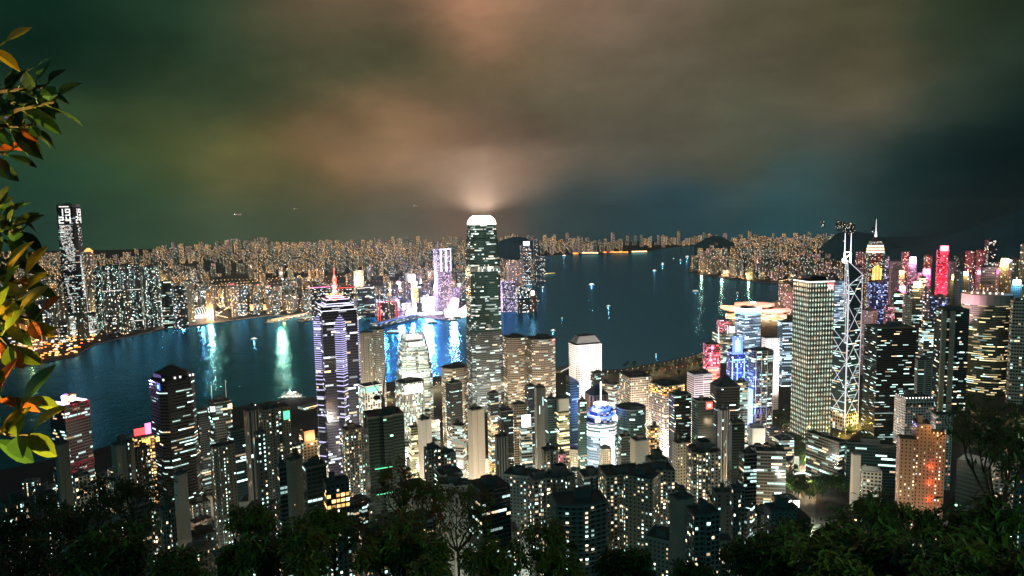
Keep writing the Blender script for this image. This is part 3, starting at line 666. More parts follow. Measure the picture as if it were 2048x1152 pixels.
mb = MB(); prism(mb, O, Lp, Np, H(686), H(699), H(699)); part(e, 'glass_shaft', mb)
br = MB(); rT = 1.25
glow('g_brace', (.92, .9, 1), .85)
def bar(p, q, r_=.55): br.tube(p, q, r_*.8, r_*.8, 'g_brace', 5)
out = lambda P_, k=1.03: (P_[0]*k, P_[1]*k)
mz = [H(y) for y in (608, 663, 719, 775, 831)]
N_, L_, R_, F_ = out(Np), out(Lp), out(Rp), out(Fp)
bar((*N_, 0), (*N_, hN), 1.5); bar((*R_, 0), (*R_, hR)); bar((*L_, 0), (*L_, H(652))); bar((-.8, 0, H(690)), (-.8, 0, hT)); bar((-1, s2, H(640)), (-1, s2, hT))
bar((*N_, hN), (0, 0, hT + 1)); bar((*N_, hN), (*R_, hR), .8); bar((*R_, hR), (0, 0, hT + 1), .8); bar((0, 0, hT+1), (-1, s2, hT), .8)
Z = [hN + 14] + mz
for z1, z0 in zip(Z, Z[1:]):
    bar((*R_, min(z1, hR)), (*N_, z0)); bar((*N_, min(z1, hN)), (*R_, z0))
off = -1.6
def onFN(tt): return (off, -s2 + 2*s2*tt)   # inner face F-N
bar((*onFN(0), mz[0]), (*onFN(1), H(575))); bar((*onFN(1), H(575)), (*onFN(0), hN)); bar((*onFN(0), mz[0]), (*onFN(.5), H(632)))
bar((*L_, H(652)), (0, -1, H(632))); bar((*L_, H(652)), (0, -1, H(688))); bar((*L_, H(699)), (0, -1, H(688)))
for z1, z0 in zip(mz[1:], mz[2:]): bar((*L_, z1 - 3), (*N_, z0)); bar((*N_, z1), (*L_, z0))
part(e, 'lit_brace', br)
for x in (-5, 5):
    mb = MB(); mb.tube((x, 4, hT - 4), (x, 4, hT + 16), 1.5, 1.3, 'g_white', 6); mb.tube((x, 4, hT + 16), (x, 4, 367 - gz), 1.0, .5, 'g_lav', 6); part(e, 'mast', mb)
mb = MB(); mb.tube((-8, 2, hT + 3), (6, 2, hT + 13), 1.4, 1.4, 'g_white', 6); mb.tube((-5, 4, hT + 16), (5, 4, hT + 16), 1.1, 1.1, 'g_white', 6); mb.box(-9, -2, -2, 6, hT - 2, hT + 4, 'g_white'); part(e, 'mast_base', mb)
mb = MB(); q = rotp(rect(s2*1.46, s2*1.46), 45); mb.wall(q, q, 0, H(822), 'grid', 5, 7); part(e, 'stone_base', mb)
mb = MB(); fl = at(1670, 741, 1360); fl = Vector((-s2 - 3, -6, H(741))); mb.tube((fl.x - 1.5, fl.y, fl.z), (fl.x + 1.5, fl.y, fl.z), 2.6, 2.6, 'g_crown', 8); part(e, 'floodlight', mb)

# --- gold-striped tower with glass pyramid and needle
e, P, a, b, h, hd, base = tower('needle-topped tower with gold vertical light strips and gold crown bands', 1731, 1770, 505, 2668, 20, .9, 'C', 'goldstrip', 4, 4.2, 'none')
mb = MB(); z = h; q = inset(P, .98)
for i in range(3): mb.wall(inset(P, .96 - .05*i), inset(P, .93 - .05*i), z, z + 7, 'g_soft' if i != 1 else 'g_warm', capm='roof'); mb.wall(inset(P, .9 - .05*i), inset(P, .9 - .05*i), z + 7, z + 9.5, 'black', capm='roof'); z += 9.5
mb.wall(inset(P, .74), inset(P, .66), z, z + 9, 'goldstrip', 3, 3, capm='roof'); part(e, 'crown', mb); z += 9
zp = at(1750, 473, 2668).z - base.z; mb = MB(); mb.wall(inset(P, .66), inset(P, .12), z, zp, 'tile_roof', capm='roof'); part(e, 'glass_pyramid', mb)
zt = at(1751, 438, 2668).z - base.z; mb = MB(); mb.tube((0, 0, zp - 2), (0, 0, zp + (zt-zp)*.3), 4.5, 2.4, 'g_lav', 8); mb.tube((0, 0, zp + (zt-zp)*.3), (0, 0, zt), 1.6, .5, 'g_soft', 6); part(e, 'mast', mb)
for i in range(6):
    mb = MB(); x = -a*.28 + i*a*.1; hh = (.86, .93, 1, 1, .93, .86)[i]; mb.box(x - 1.4, x + 1.4, -b/2 - 1, -b/2 - .1, h*.57, h*.57 + h*.27*hh, 'g_yellow' if i % 2 else 'g_orange'); part(e, 'light_strip', mb)

# --- LED-screen tower with ring crown and light rod
e, P, a, b, h, hd, base = tower('tower with a huge white screen, blue ring crown and pink light rod', 1168, 1236, 840, 1010, 26, .9, 'O', 'bluewhite', 3, 3.8, 'none')
mb = MB(); mb.wall(P, P, h, h + .6, 'white', capm='roof'); part(e, 'roof', mb)
mb = MB(); zt = h + .6
for r0, r1, dz, mt in ((.40, .40, 9, 'blue'), (.43, .43, 4, 'g_blue'), (.36, .38, 9, 'blue'), (.30, .30, 3, 'g_blue'), (.22, .22, 8, 'blue'), (.24, .24, 2, 'g_lav')):
    mb.ring(a*r0, a*r1, zt, zt + dz*.72, mt); zt += dz*.72
part(e, 'ring_crown', mb)
mb = MB(); mb.tube((0, 0, zt), (0, 0, zt + (at(1205, 764, 1010).z - at(1205, 806, 1010).z)), .9, .8, 'g_crown', 8); part(e, 'light_rod', mb)
for sg in (-1, 1):
    mb = MB(); mb.box(sg*a*.3 - 3, sg*a*.3 + 3, -a*.42, -a*.34, h + 3, h + 9, 'g_white'); part(e, 'roof_screen', mb)
light('POINT', (base.x - 12, base.y - 14, base.z + h + 22), 2.2e5, (.25, .3, 1), size=2)
# screen on the left-front cut face
i0 = 7; A, B = Vector(P[7]), Vector(P[0]); n_ = Vector(((B - A).y, -(B - A).x)).normalized()
A, B = Vector(P[0]), Vector(P[1]); n_ = Vector((0, -1)); z0, z1 = h - 62, h - 20
mb = MB(); L = (B - A); r = random.Random(4)
for i in range(26):
    z = z0 + (z1 - z0) * i / 26; dz = (z1 - z0) / 26
    cut = .0
    for k in range(30):
        u = (k + .5) / 30; dark = abs(u - .52) < .30 * (1 - i / 21) and u > .2 + .2*(i/21)
        p = A + L * (u - .0155); q = A + L * (u + .0155)
        mb.face([(p.x, p.y - .5, z), (q.x, q.y - .5, z), (q.x, q.y - .5, z + dz*(.72 if i < 12 else .97)), (p.x, p.y - .5, z + dz*(.72 if i < 12 else .97))], 'g_lav' if dark and (i % 2 or r.random() < .3) else 'g_white')
part(e, 'screen', mb)
for i, z in enumerate((h - 4, h - 9, h - 14, h - 18)):
    mb = MB(); mb.wall(inset(P, 1.012), inset(P, 1.012), z, z + 2.0, 'g_soft'); part(e, 'light_band', mb)

# --- shun: red-framed tower with roof drum
e, P, a, b, h, hd, base = tower('red-framed tower with a white round emblem on its violet-lit roof', 98, 178, 803, 1000, 30, 1.0, 'R', 'office_dim', 3, 3.7, 'none')
princ('red_paint', (.28, .02, .05), .5)
for f0, f1 in ((.9, 1.0), (.56, .61)):
    mb = MB(); q = inset(P, 1.015); z0, z1 = h*f0, h*f1
    for z in (z0, z1): mb.wall(q, q, z - 1.1, z, 'red_paint', capm='red_paint', botm='red_paint')
    for i in range(4):
        A, B = q[i], q[(i+1) % 4]
        for k in range(2):
            u0, u1 = k/2, (k+1)/2; pA = (A[0] + (B[0]-A[0])*u0, A[1] + (B[1]-A[1])*u0); pB = (A[0] + (B[0]-A[0])*u1, A[1] + (B[1]-A[1])*u1)
            mb.tube((*pA, z0), (*pB, z1 - 1), .6, .6, 'red_paint', 4); mb.tube((*pA, z0), (*pA, z1), .5, .5, 'red_paint', 4)
    part(e, 'red_truss', mb)
mb = MB(); mb.wall(inset(P, 1), inset(P, 1), h - 1, h, 'roof_pale', capm='roof_pale'); part(e, 'roof', mb)
mb = MB(); q = rotp(rect(a*.36, a*.36), 8); mb.wall(q, q, h, h + a*.28, 'brownstone', capm='brown_roof'); mb.wall(inset(q, 1), inset(q, .5), h + a*.28, h + a*.34, 'brown_roof', capm='brown_roof'); cube = part(e, 'sign_block', mb)
mb = MB(); zc, rr_ = h + a*.15, a*.125; yy = -a*.19
mb.tube((0, yy, zc), (0, yy - .5, zc), rr_, rr_, 'g_white', 28)
for sgn in (-1, 1): mb.tube((sgn*rr_*.35, yy - .55, zc + rr_*.5), (-sgn*rr_*.35, yy - .55, zc - rr_*.5), rr_*.1, rr_*.1, 'g_orange', 4)
mb.ring(rr_*.0, rr_*.0, 0, 0, 'g_orange', 3); em = mb.build('emblem', cube); em.rotation_euler = (0, 0, R(8))
mb = MB(); mb.box(-a*.19 - .6, -a*.19, -a*.13, a*.13, h + a*.03, h + a*.25, 'g_crown'); em = mb.build('light_panel', cube); em.rotation_euler = (0, 0, R(8))
mb = MB()
for k in range(9): mb.box(-a*.46 + k*a*.026, -a*.45 + k*a*.026, -a*.44, a*.44, h + .02, h + .9, 'g_lav'); mb.box(a*.46 - k*a*.026, a*.47 - k*a*.026, -a*.44, a*.44, h + .02, h + .9, 'g_lav')
part(e, 'roof_light', mb)
light('POINT', W2(e, (-a*.4, 0, h + 8)), 2e5, (.3, .25, 1), size=1.5); light('POINT', W2(e, (0, -a*.5, h + 6)), 6e4, (1, .5, .25), size=1.5)
light('SPOT', W2(e, (0, -120, h*.55)), 1.6e5, (1, .2, .3), W2(e, (0, 0, h*.8)), 2, 60)

# --- dark pyramid-roof tower
e, P, a, b, h, hd, base = tower('tall dark tower with a low pyramid roof and a blue corner sign', 298, 388, 752, 870, 22, 1.0, 'C', 'office_dark', 3, 3.7, 'none')
mb = MB(); q = inset(P, .8); mb.wall(q, q, h, h + 5, 'black', capm='roof'); mb.wall(inset(q, .98), inset(q, .08), h + 5, h + a*.34, 'brown_roof', capm='brown_roof'); part(e, 'pyramid_roof', mb)
mb = MB(); mb.box(-a*.5, -a*.46, -b*.36, -b*.2, h - 11, h - 3, 'g_blue'); mb.box(-a*.5 - .3, -a*.5, -b*.33, -b*.23, h - 9, h - 5, 'g_cyan'); part(e, 'sign', mb)
mb = MB()
for x in (-.42, -.1, .05, .33, .42): mb.box(x*a - .8, x*a + .8, -b*.5 + .4, -b*.5 + 2, h, h + 2.2, 'g_soft')
part(e, 'roof_lamp', mb)

# --- waterside convention hall with winged roofs
princ('shell', (.62, .42, .36), .45, .2)
c = at(1508, 640, 2760); e = empty('convention_hall', (c.x, c.y, 5), math.atan2(-c.x, c.y)); tag(e, 'low waterside hall with curved winged roofs glowing orange', 'convention hall'); FOOT.append((c.x, c.y, 170))
w = (at(1440, 625, 2760) - at(1575, 625, 2760)).length
def wing(mb, x0, x1, y0, y1, z, lift, m, n=14, th=3):
    for i in range(n):
        for j in range(6):
            Q = []
            for di, dj in ((0, 0), (1, 0), (1, 1), (0, 1)):
                u = (i + di) / n; v = (j + dj) / 6; k = 2*u - 1
                Q.append((x0 + (x1 - x0)*u, y0 + (y1 - y0)*v*(1 - .5*k*k) , z + lift*k*k + 16*math.sin(math.pi*v) * (1 - k*k*.7)))
            mb.face(Q, m); mb.face([(p[0], p[1], p[2] - th) for p in Q][::-1], m)
    for j in (0, 6):
        for i in range(n):
            pass
for k, (f0, f1, z, lf, yo) in enumerate(((-.5, .12, 34, 16, 0), (-.1, .52, 26, 14, 30), (-.3, .3, 44, 10, 60))):
    mb = MB(); wing(mb, f0*w, f1*w, -60 + yo, 60 + yo, z, lf, 'shell'); part(e, 'winged_roof', mb, True)
mb = MB(); mb.box(-w*.42, w*.47, -50, 90, 0, 27, 'shop', 'roof'); part(e, 'hall_body', mb)
for k in range(7): light('POINT', W2(e, (-w*.42 + k*w*.14, -72, 24)), 1.6e5, (1, .55, .25), size=3)
for k, cc in ((-.36, (1, .6, .35)), (-.1, (1, .62, .42)), (.2, (1, .5, .45)), (.42, (1, .45, .42))): light('SPOT', W2(e, (k*w, -95, 120)), 1.6e6, cc, W2(e, (k*w*.9, 10, 40)), 4, 110)  # spots hung in the air, added to brighten the roofs
mb = MB(); mb.box(-w*.05, w*.02, -6, 6, 60, 66, 'g_crown'); mb.box(w*.12, w*.4, -64, -62, 40, 43, 'g_warm'); part(e, 'roof_lamp', mb)


# ------------------------------------------------------------------ the rest of the central district
facade('brown_glass', (.30, .19, .15), (.03, .035, .045), mx=.3, y0=.05, y1=.97, lit=.03, s=1.5)
facade('fins', (.34, .35, .33), (.04, .05, .05), mx=.28, y0=.0, y1=1, lit=.04, row=.5, s=1.5)
facade('screen_red', (.2, .06, .08), mx=.08, y0=.15, y1=.85, lit=.75, row=.5, cf=.25, s=1.6, warm=(1, .2, .22), cool=(.8, .75, 1))
facade('far_slab', (.1, .13, .125), mx=.18, y0=.2, y1=.8, lit=.22, row=.1, col=.5, cf=.75, s=2.4, warm=(1, .8, .55))
T = tower
T('beige apartment block behind the star tower, its windows mostly dim', 711, 749, 664, 1250, 8, .5, 'H', 'apt_beige')
T('slim pale slab with a dotted lit column right of the star tower', 745, 768, 658, 1225, 30, .7, 'R', 'strip_w', 2.6, 3.4)
e, P, a, b, h, hd, base = T('beige hotel-like block with white ribs and a green roof sign', 716, 764, 769, 1050, 25, .8, 'R', 'piers', 4, 3.6, par=2)
mb = MB(); mb.box(-a*.42, a*.32, -b/2 - .7, -b/2 - .1, h - 9, h - 1, 'g_green'); part(e, 'sign', mb)
mb = MB(); mb.box(-a*.5, a*.5, -b*.5 - .3, b*.5, h, h + .9, 'g_soft', 'roof'); part(e, 'roof_light', mb)
e, P, a, b, h, hd, base = T('white ribbed bank building with a dazzling top floor before the notched tower', 790, 848, 760, 1170, 22, .8, 'C', 'piers', 2.6, 3.6)
mb = MB(); mb.box(-a*.36, a*.36, -b/2 - .5, -b/2 + 1, h*.86, h*.965, 'g_white'); part(e, 'lit_floor', mb)
light('SPOT', (base.x - 70, base.y - 100, 40), 3.5e6, (1, 1, .95), (base.x, base.y, 90), 3, 70)
e, P, a, b, h, hd, base = T('dark netted tower under construction with a crane on its roof', 726, 808, 824, 720, 12, .8, 'S', 'net', 3, 3.4, 'box', par=2)
mb = MB(); mb.wall(inset(P, 1.01), inset(P, 1.01), h*.72, h*.76, 'g_green'); 
for p in P: pass
nb = MB()
for k in (.52, .68): nb.box(-a*.38, a*.1, -b*.5 - .3, -b*.5 - .1, h*k, h*k + .8, 'g_green')
part(e, 'work_light', nb)
ck_ = empty('tower_crane', W2(e, (0, 0, h)), hd); tag(ck_, 'dark luffing crane standing on the netted tower roof', 'crane')
mb = MB(); mb.box(-1.6, 1.6, -1.6, 1.6, -2, 16, 'steel'); part(ck_, 'mast', mb)
mb = MB(); mb.tube((0, 0, 16), (7, 0, 66), .9, .4, 'steel', 5); mb.tube((0, 0, 16), (1, 0, 30), .5, .4, 'steel', 4); mb.tube((1, 0, 30), (7, 0, 66), .12, .12, 'black', 4); part(ck_, 'jib', mb)
mb = MB(); mb.tube((0, 0, 16), (-11, 0, 33), .7, .5, 'steel', 5); mb.box(-9, -3, -1.5, 1.5, 14, 18, 'black'); part(ck_, 'counterweight', mb)
T('brown-topped octagonal office tower left of the claw crown tower', 882, 935, 732, 1215, 20, .9, 'O', 'office_warm', 3, 3.7)
T('black office tower with lit lower floors before the brown-topped octagonal tower', 891, 924, 763, 1090, 30, .9, 'R', 'office_dim', 3, 3.6, secs=[(.45, 1, 'office_bright'), (1, 1, 'office_dark')])
T('curved-front office tower with warm lit floors, left one of a pair', 1005, 1052, 672, 1260, 16, .8, 'B', 'office_warm', 2.6, 3.7)
T('curved-front office tower with warm lit floors, right one of a pair', 1050, 1110, 674, 1240, 20, .8, 'B', 'office_warm', 2.6, 3.7)
e, P, a, b, h, hd, base = T('dark blue glass tower with a slanted roof before the round-window tower', 1132, 1158, 762, 1010, 28, .8, 'R', 'teal', 3, 3.8, 'none')
mb = MB(); pl_ = [(-a/2, -b/2), (a/2, -b/2), (a/2, b/2), (-a/2, b/2)]; hz = [h + 9, h + .1, h + .1, h + 9]
for i in range(4): j = (i+1) % 4; mb.face([(*pl_[i], h), (*pl_[j], h), (*pl_[j], hz[j]), (*pl_[i], hz[i])], 'tile_roof')
mb.face([(*pl_[i], hz[i]) for i in range(4)], 'tile_roof'); part(e, 'slanted_roof', mb)
T('brown stone tower with a dark steep pyramid roof', 1169, 1217, 785, 1085, 20, 1.0, 'C', 'brown_glass', 6, 9, 'pyr')
T('small grey box tower behind the steep pyramid roof', 1181, 1208, 744, 1215, 25, .9, 'R', 'office_dim', 3, 3.4)
T('pale block with lit white office bands right of the pink light rod', 1200, 1243, 765, 1170, -35, .8, 'R', 'office_bright', 3, 3.6)
T('warm stone block with a grid of deep dark windows, topped by a dark plant box', 1238, 1304, 748, 1140, 24, 1.1, 'R', 'grid', 3.4, 3.8)
T('pinkish stone block with square window grid and gold-lit flank', 1298, 1369, 765, 1105, 40, 1.0, 'R', 'grid_pink', 3.4, 3.8, secs=[(.9, 1, 'grid_pink'), (1, 1, 'gold')])
T('dark ribbed drum-shaped tower with a round roof', 1232, 1292, 812, 1010, 0, 1.0, 'Y', 'teal', 2.2, 3.6)
T('black stepped office tower with scattered white lights before the pink grid block', 1338, 1383, 786, 930, 25, .8, 'S', 'office_dark', 3, 3.6)
T('white louvred block with a blank pale frame', 1374, 1425, 744, 1175, 28, .8, 'R', 'louvre', 20, 3.6)
e, P, a, b, h, hd, base = T('black windowless tower with a bright red square sign near its top', 1384, 1427, 798, 910, 25, .8, 'R', 'net', 3, 3.6)
mb = MB(); mb.box(a*.02, a*.42, -b/2 - .7, -b/2 - .1, h - 11, h - 2, 'g_red'); sg = part(e, 'sign', mb)
mb = MB(); mb.box(a*.12, a*.32, -b/2 - .9, -b/2 - .7, h - 8.5, h - 4.5, 'g_warm'); mb.build('lettering', sg)
T('dark office tower with a black pyramid roof left of the blue neon tower', 1420, 1480, 768, 985, 22, 1.0, 'C', 'office_dark', 3, 3.7, 'pyr')
T('slim tower of white lit office bands behind the black pyramid roof', 1466, 1496, 762, 1080, 25, .8, 'R', 'office_bright', 3, 3.6)
e, P, a, b, h, hd, base = T('cobalt blue lit tower outlined in white-blue neon with a bright screen', 1453, 1499, 700, 1250, 25, .9, 'O', 'blue', 3, 3.7)
mb = MB(); mb.box(-a*.5, a*.02, -b/2 - 1, -b/2 - .4, h - 4, h + 26, 'g_blue'); s1 = part(e, 'screen', mb)
mb = MB(); mb.box(-a*.36, -a*.12, -b/2 - 1.4, -b/2 - 1, h + 1, h + 20, 'g_cyan'); mb.tube((-a*.24, -b/2 - 1.2, h + 14), (-a*.24, -b/2 - 1.2, h + 23), 3, .4, 'g_white', 6); mb.build('lettering', s1)
mb = MB(); z = h*.93
for (x0, x1, z0, z1) in ((-.5, -.47, .45, .93), (.1, .13, .45, .93), (-.25, -.22, .55, .93), (.3, .33, .45, .7)): mb.box(a*x0, a*x1, -b/2 - 1, -b/2 - .2, h*z0, h*z1, 'g_cyan')
for (x0, x1, z0) in ((-.47, .1, .915), (.13, .3, .69), (-.47, .1, .45)): mb.box(a*x0, a*x1, -b/2 - .95, -b/2 - .25, h*z0, h*z0 + 1.6, 'g_cyan')
part(e, 'neon_outline', mb); light('POINT', W2(e, (0, -b*1.4, h*.75)), 1.5e5, (.12, .2, 1), size=2); light('POINT', W2(e, (a*.9, -b, h*.95)), 1.2e5, (.12, .2, 1), size=2)
e, P, a, b, h, hd, base = T('tower wrapped in red and pink screens at the waterside edge', 1406, 1441, 686, 1330, 20, .8, 'R', 'screen_red', 3, 3.6)
mb = MB(); r = random.Random(2)
for k in range(9):
    z = h*.6 + k*2.6; mb.box(-a*.46, a*.46*r.uniform(.4, 1), -b/2 - .5, -b/2 - .1, z, z + 2.1, 'g_red' if k % 3 else 'g_orange')
part(e, 'screen', mb)
mb = MB(); mb.tube((-a*.1, -b/2 - .2, h - 7), (-a*.1, -b/2 - .6, h - 7), 3.2, 3.2, 'g_pink', 14); part(e, 'round_sign', mb); light('POINT', W2(e, (0, -b*1.2, h*.8)), 1.2e5, (1, .15, .2), size=2)
e, P, a, b, h, hd, base = T('white banded waterside block with glass roof posts and a dazzling corner lamp', 1424, 1474, 664, 1950, 20, .8, 'B', 'office_bright', 4, 4.2)
for x in (-.46, .0): mb = MB(); mb.tube((a*x, -b*.55, h*.5), (a*x, -b*.55, h + 20), 3, .6, 'g_soft', 6); part(e, 'roof_post', mb)
mb = MB(); mb.box(a*.1, a*.5, -b*.62, -b*.5, h + 2, h + 17, 'g_crown'); part(e, 'lamp_panel', mb)
mb = MB(); mb.box(-a*.3, a*.3, -b*.2, b*.4, h, h + 34, 'screen_red', 'roof'); part(e, 'rear_block', mb)
e, P, a, b, h, hd, base = T('blue-white ribbed tower with a glowing cyan top before the winged hall', 1470, 1522, 616, 1750, 38, .8, 'R', 'bluewhite', 4, 4)
mb = MB(); q = inset(P, 1.01); mb.wall(q, q, h - 13, h + 1, 'g_cyan', capm='roof'); part(e, 'lit_crown', mb)
mb = MB(); q = inset(P, 1.03); mb.wall(q, q, h - 5, h + 1.6, 'g_white', capm='roof_light'); part(e, 'crown_band', mb)
e, P, a, b, h, hd, base = T('plain white slab with rows of small square windows left of the lit-cross tower', 1523, 1559, 674, 1500, 25, .7, 'R', 'holes', 4.6, 4.6)
light('SPOT', (base.x - 60, base.y - 110, 40), 2.6e6, (1, .93, .97), (base.x, base.y, 110), 3, 70)
e, P, a, b, h, hd, base = T('steel-framed bank headquarters with cross bracing and a deep blue lit flank', 1494, 1547, 698, 1235, 30, .8, 'S', 'office', 3, 3.8)
mb = MB()
for k in range(1, 7):
    z = h*k/7
    for x in (-.45, -.15, .15, .45): 
        if x < .45: mb.tube((a*x, -b/2 - .8, z - h/9), (a*(x + .15), -b/2 - .8, z), .55, .55, 'steel', 4); mb.tube((a*(x + .15), -b/2 - .8, z), (a*(x + .3), -b/2 - .8, z - h/9), .55, .55, 'steel', 4)
for x in (-.45, -.15, .15, .45): mb.tube((a*x, -b/2 - .8, 0), (a*x, -b/2 - .8, h), .8, .8, 'steel', 5)
part(e, 'truss', mb)
mb = MB(); mb.box(-a*.5 - 1.2, -a*.5 - .2, -b*.38, b*.2, h*.05, h*.62, 'g_blue'); part(e, 'blue_light_panel', mb); light('POINT', W2(e, (-a*.8, -b*.7, h*.4)), 9e4, (.08, .14, 1), size=2)
T('blue glass office block with vertical white fins behind the white slab', 1555, 1594, 642, 1720, 25, .8, 'R', 'bluewhite', 5, 4)
T('pale striped blue tower half hidden behind the white-diagonal prism tower', 1655, 1690, 560, 1620, 25, .8, 'R', 'bluewhite', 3, 4)
T('long black office slab with broken rows of white windows', 1728, 1832, 651, 1390, 28, .7, 'R', 'office_dark', 3.2, 3.9)
T('blue-violet glass tower with dark corner columns below the gold-striped tower', 1735, 1775, 563, 2250, 18, .9, 'C', 'blue', 4, 4.2)
T('pink floodlit hotel block between the prism tower and the black slab', 1716, 1756, 619, 1900, -25, .7, 'R', 'pinkwall', 4, 3.8)
e, P, a, b, h, hd, base = T('white stone block with arched recesses and lamps along its roof edge', 1789, 1868, 792, 1130, 32, .65, 'R', 'murray', 3.6, 3.8)
mb = MB()
for k in range(9): x = -a*.45 + k*a*.11; mb.box(x - .5, x + .5, -b/2 + .2, -b/2 + 1, h + .02, h + 1.4, 'g_white')
for k in range(5): y = -b*.4 + k*b*.2; mb.box(-a/2 + .2, -a/2 + 1, y - .5, y + .5, h + .02, h + 1.4, 'g_soft')
part(e, 'roof_lamp', mb); light('SPOT', (base.x - 60, base.y - 90, base.z + 15), 1.8e6, (1, .8, .66), (base.x, base.y, base.z + 60), 2, 80)
mb = MB()
for k in range(8): x = -a*.44 + k*a*.125; mb.ring(2.1, 2.1, 0, .1, 'roof', 3, 900, 900); mb.tube((x, -b/2 - .05, h - 8), (x, -b/2 - .4, h - 8), 2.4, 2.4, 'roof_pale', 16); mb.tube((x, -b/2 - .4, h - 8), (x, -b/2 - .45, h - 8), 1.7, 1.7, 'black', 16)
part(e, 'arch_recess', mb)
T('grey louvred slab right of the long black office slab', 1828, 1866, 717, 1450, 20, .7, 'R', 'louvre', 12, 3.8, secs=[(1, 1, 'strip_w')])
e, P, a, b, h, hd, base = T('twin-finned grey tower with dark office face and white roof lamps', 1869, 1940, 616, 1580, 20, .8, 'S', 'office_dim', 3, 4)
mb = MB()
for x in (-.42, -.12): mb.box(a*(x - .08), a*(x + .08), -b/2 - 4, -b/2 + 2, 0, h - 3, 'concrete')
part(e, 'blank_fin', mb)
e, P, a, b, h, hd, base = T('broad oval tower with curved gold-lit floors and a pale ring roof', 1922, 2024, 606, 1830, 0, .75, 'Y', 'curve', 3.6, 4.4, 'none')
mb = MB(); q = inset(P, 1.02); mb.wall(q, q, h - 2, h + 20, 'concrete', capm='roof'); part(e, 'ring_roof', mb); light('SPOT', W2(e, (-a*.9, -b*1.2, h*.7)), 1.5e6, (1, .5, .7), W2(e, (-a*.3, 0, h + 8)), 3, 50)
mb = MB()
for k in range(6): x = -a*.3 + k*a*.12; mb.box(x - 2, x + 2, -8, -4, h + 20, h + 24, 'g_soft')
part(e, 'roof_lamp', mb)
T('slim tower with slanted pale window strips at the right frame edge', 2021, 2056, 600, 1740, 15, .8, 'R', 'strip_w', 5, 7)
# brown twin-wing apartment tower on the slope
e, P, a, b, h, hd, base = T('brown apartment tower of two wings joined by a taller core, red light on its flanks', 1824, 1863, 842, 640, 12, 1.5, 'R', 'brown', 3, 3, secs=[(1, 1, 'brown')])
for i, (x, w_, dz, dy) in enumerate(((-1.02, 1.1, -13, -.25), (.98, 1.12, -8, .05))):
    mb = MB(); q = [(x*a + px_*a*w_, dy*b + py_*b*.8) for px_, py_ in ((-.5, -.5), (.5, -.5), (.5, .5), (-.5, .5))]; mb.wall(q, q, 0, h + dz, 'brown', 2.6, 3.0, capm='roof'); part(e, 'wing', mb)
    if i:
        mb = MB()
        for k in range(5): mb.box(x*a - a*.5 + k*a*.25 - .3, x*a - a*.5 + k*a*.25 + .3, dy*b - b*.4, dy*b - b*.4 + .7, h + dz + .02, h + dz + 1, 'g_orange' if k % 2 else 'g_warm')
        part(e, 'roof_lamp', mb)
[light('POINT', W2(e, (-a*.56, -b*.62, h*q_)), 1.6e3, (1, .14, .05), size=.4) for q_ in (.84, .72, .6, .48)]; [light('POINT', W2(e, (a*.56, -b*.56, h*q_)), 1.6e3, (1, .12, .04), size=.4) for q_ in (.7, .58, .46)]; light('POINT', W2(e, (a*1.1, -b*.9, h + 3)), 1.5e4, (1, .5, .2), size=.6)
light('SPOT', W2(e, (-30, -70, h*.2)), 1.7e5, (1, .74, .5), W2(e, (0, 0, h*.7)), 2, 70)

for (px, yt, d, z, pw, cc) in ((1262, 800, 1090, 45, 1.6e6, (1, .8, .6)), (1330, 815, 1055, 40, 1.6e6, (1, .78, .62)), (1398, 790, 1120, 50, 1.6e6, (1, .82, .9)), (950, 850, 800, 40, 7e5, (1, .8, .6)), (850, 870, 810, 40, 6e5, (1, .9, .8)), (738, 800, 1000, 40, 1.2e6, (1, .82, .68)), (1075, 720, 1170, 40, 1.5e6, (1, .75, .5)), (905, 770, 1160, 40, 1.2e6, (1, .78, .55)), (1180, 820, 1030, 40, 9e5, (1, .6, .45)), (755, 700, 1170, 40, 1.6e6, (1, .85, .7)), (958, 740, 1350, 25, 9e5, (1, .95, .85))):
    q = at(px, yt, d); light('SPOT', (q.x, q.y - 12, z), pw*.5, cc, (q.x*1.08, q.y*1.08, z + 55), 2, 100)  # spots added to brighten the pale walls, without fixtures
# --- near towers on the slope, left to right
T('grey blank slab beside the red-framed tower, in leaf shadow', 108, 138, 884, 620, 20, .8, 'S', 'blank')
T('small stone office block with an orange-lit window grid', 145, 180, 948, 760, 10, .7, 'R', 'grid', 3, 3.4)
e, P, a, b, h, hd, base = T('dark slab tower with one bright column of white stair windows', 222, 268, 884, 620, 22, .8, 'S', 'blank', core=.12)
T('dark narrow tower with scattered windows beside the stair-window slab', 266, 300, 894, 640, 20, .8, 'H', 'apt')
e, P, a, b, h, hd, base = T('gold-lit block with glowing yellow lettering and a red roof sign', 262, 308, 868, 800, 10, .8, 'R', 'gold', 3, 3.4)
mb = MB(); strokes(mb, 'ING O', -a*.36, h - 8.5, 3.0, -b/2 - .2, 'g_yellow', 1.5, .26, .6); part(e, 'lettering', mb)
mb = MB(); mb.box(-a*.42, a*.1, -b*.2, -b*.1, h, h + 7, 'g_red'); mb.box(a*.12, a*.4, -b*.25, -b*.15, h, h + 11, 'g_pink'); part(e, 'roof_sign', mb)
T('beige blank-walled slab tower among dark towers, left slope', 346, 374, 944, 540, 28, .8, 'R', 'blankw')
T('squat grey tower with a lift-house crown below the dark pyramid roof', 318, 350, 1012, 470, 18, .9, 'X', 'apt_grey', roof='rim')
T('low block with a teal fenced roof terrace', 258, 298, 1004, 520, 15, .7, 'R', 'teal')
e, P, a, b, h, hd, base = T('office tower with two thin antennas and wide bands of white light', 415, 462, 800, 1000, 12, .8, 'C', 'office', 3, 3.7)
for x, hh in ((-.34, 22), (.34, 26)): mb = MB(); mb.tube((a*x, 0, h), (a*x, 0, h + hh), .6, .2, 'white', 5); part(e, 'antenna', mb)
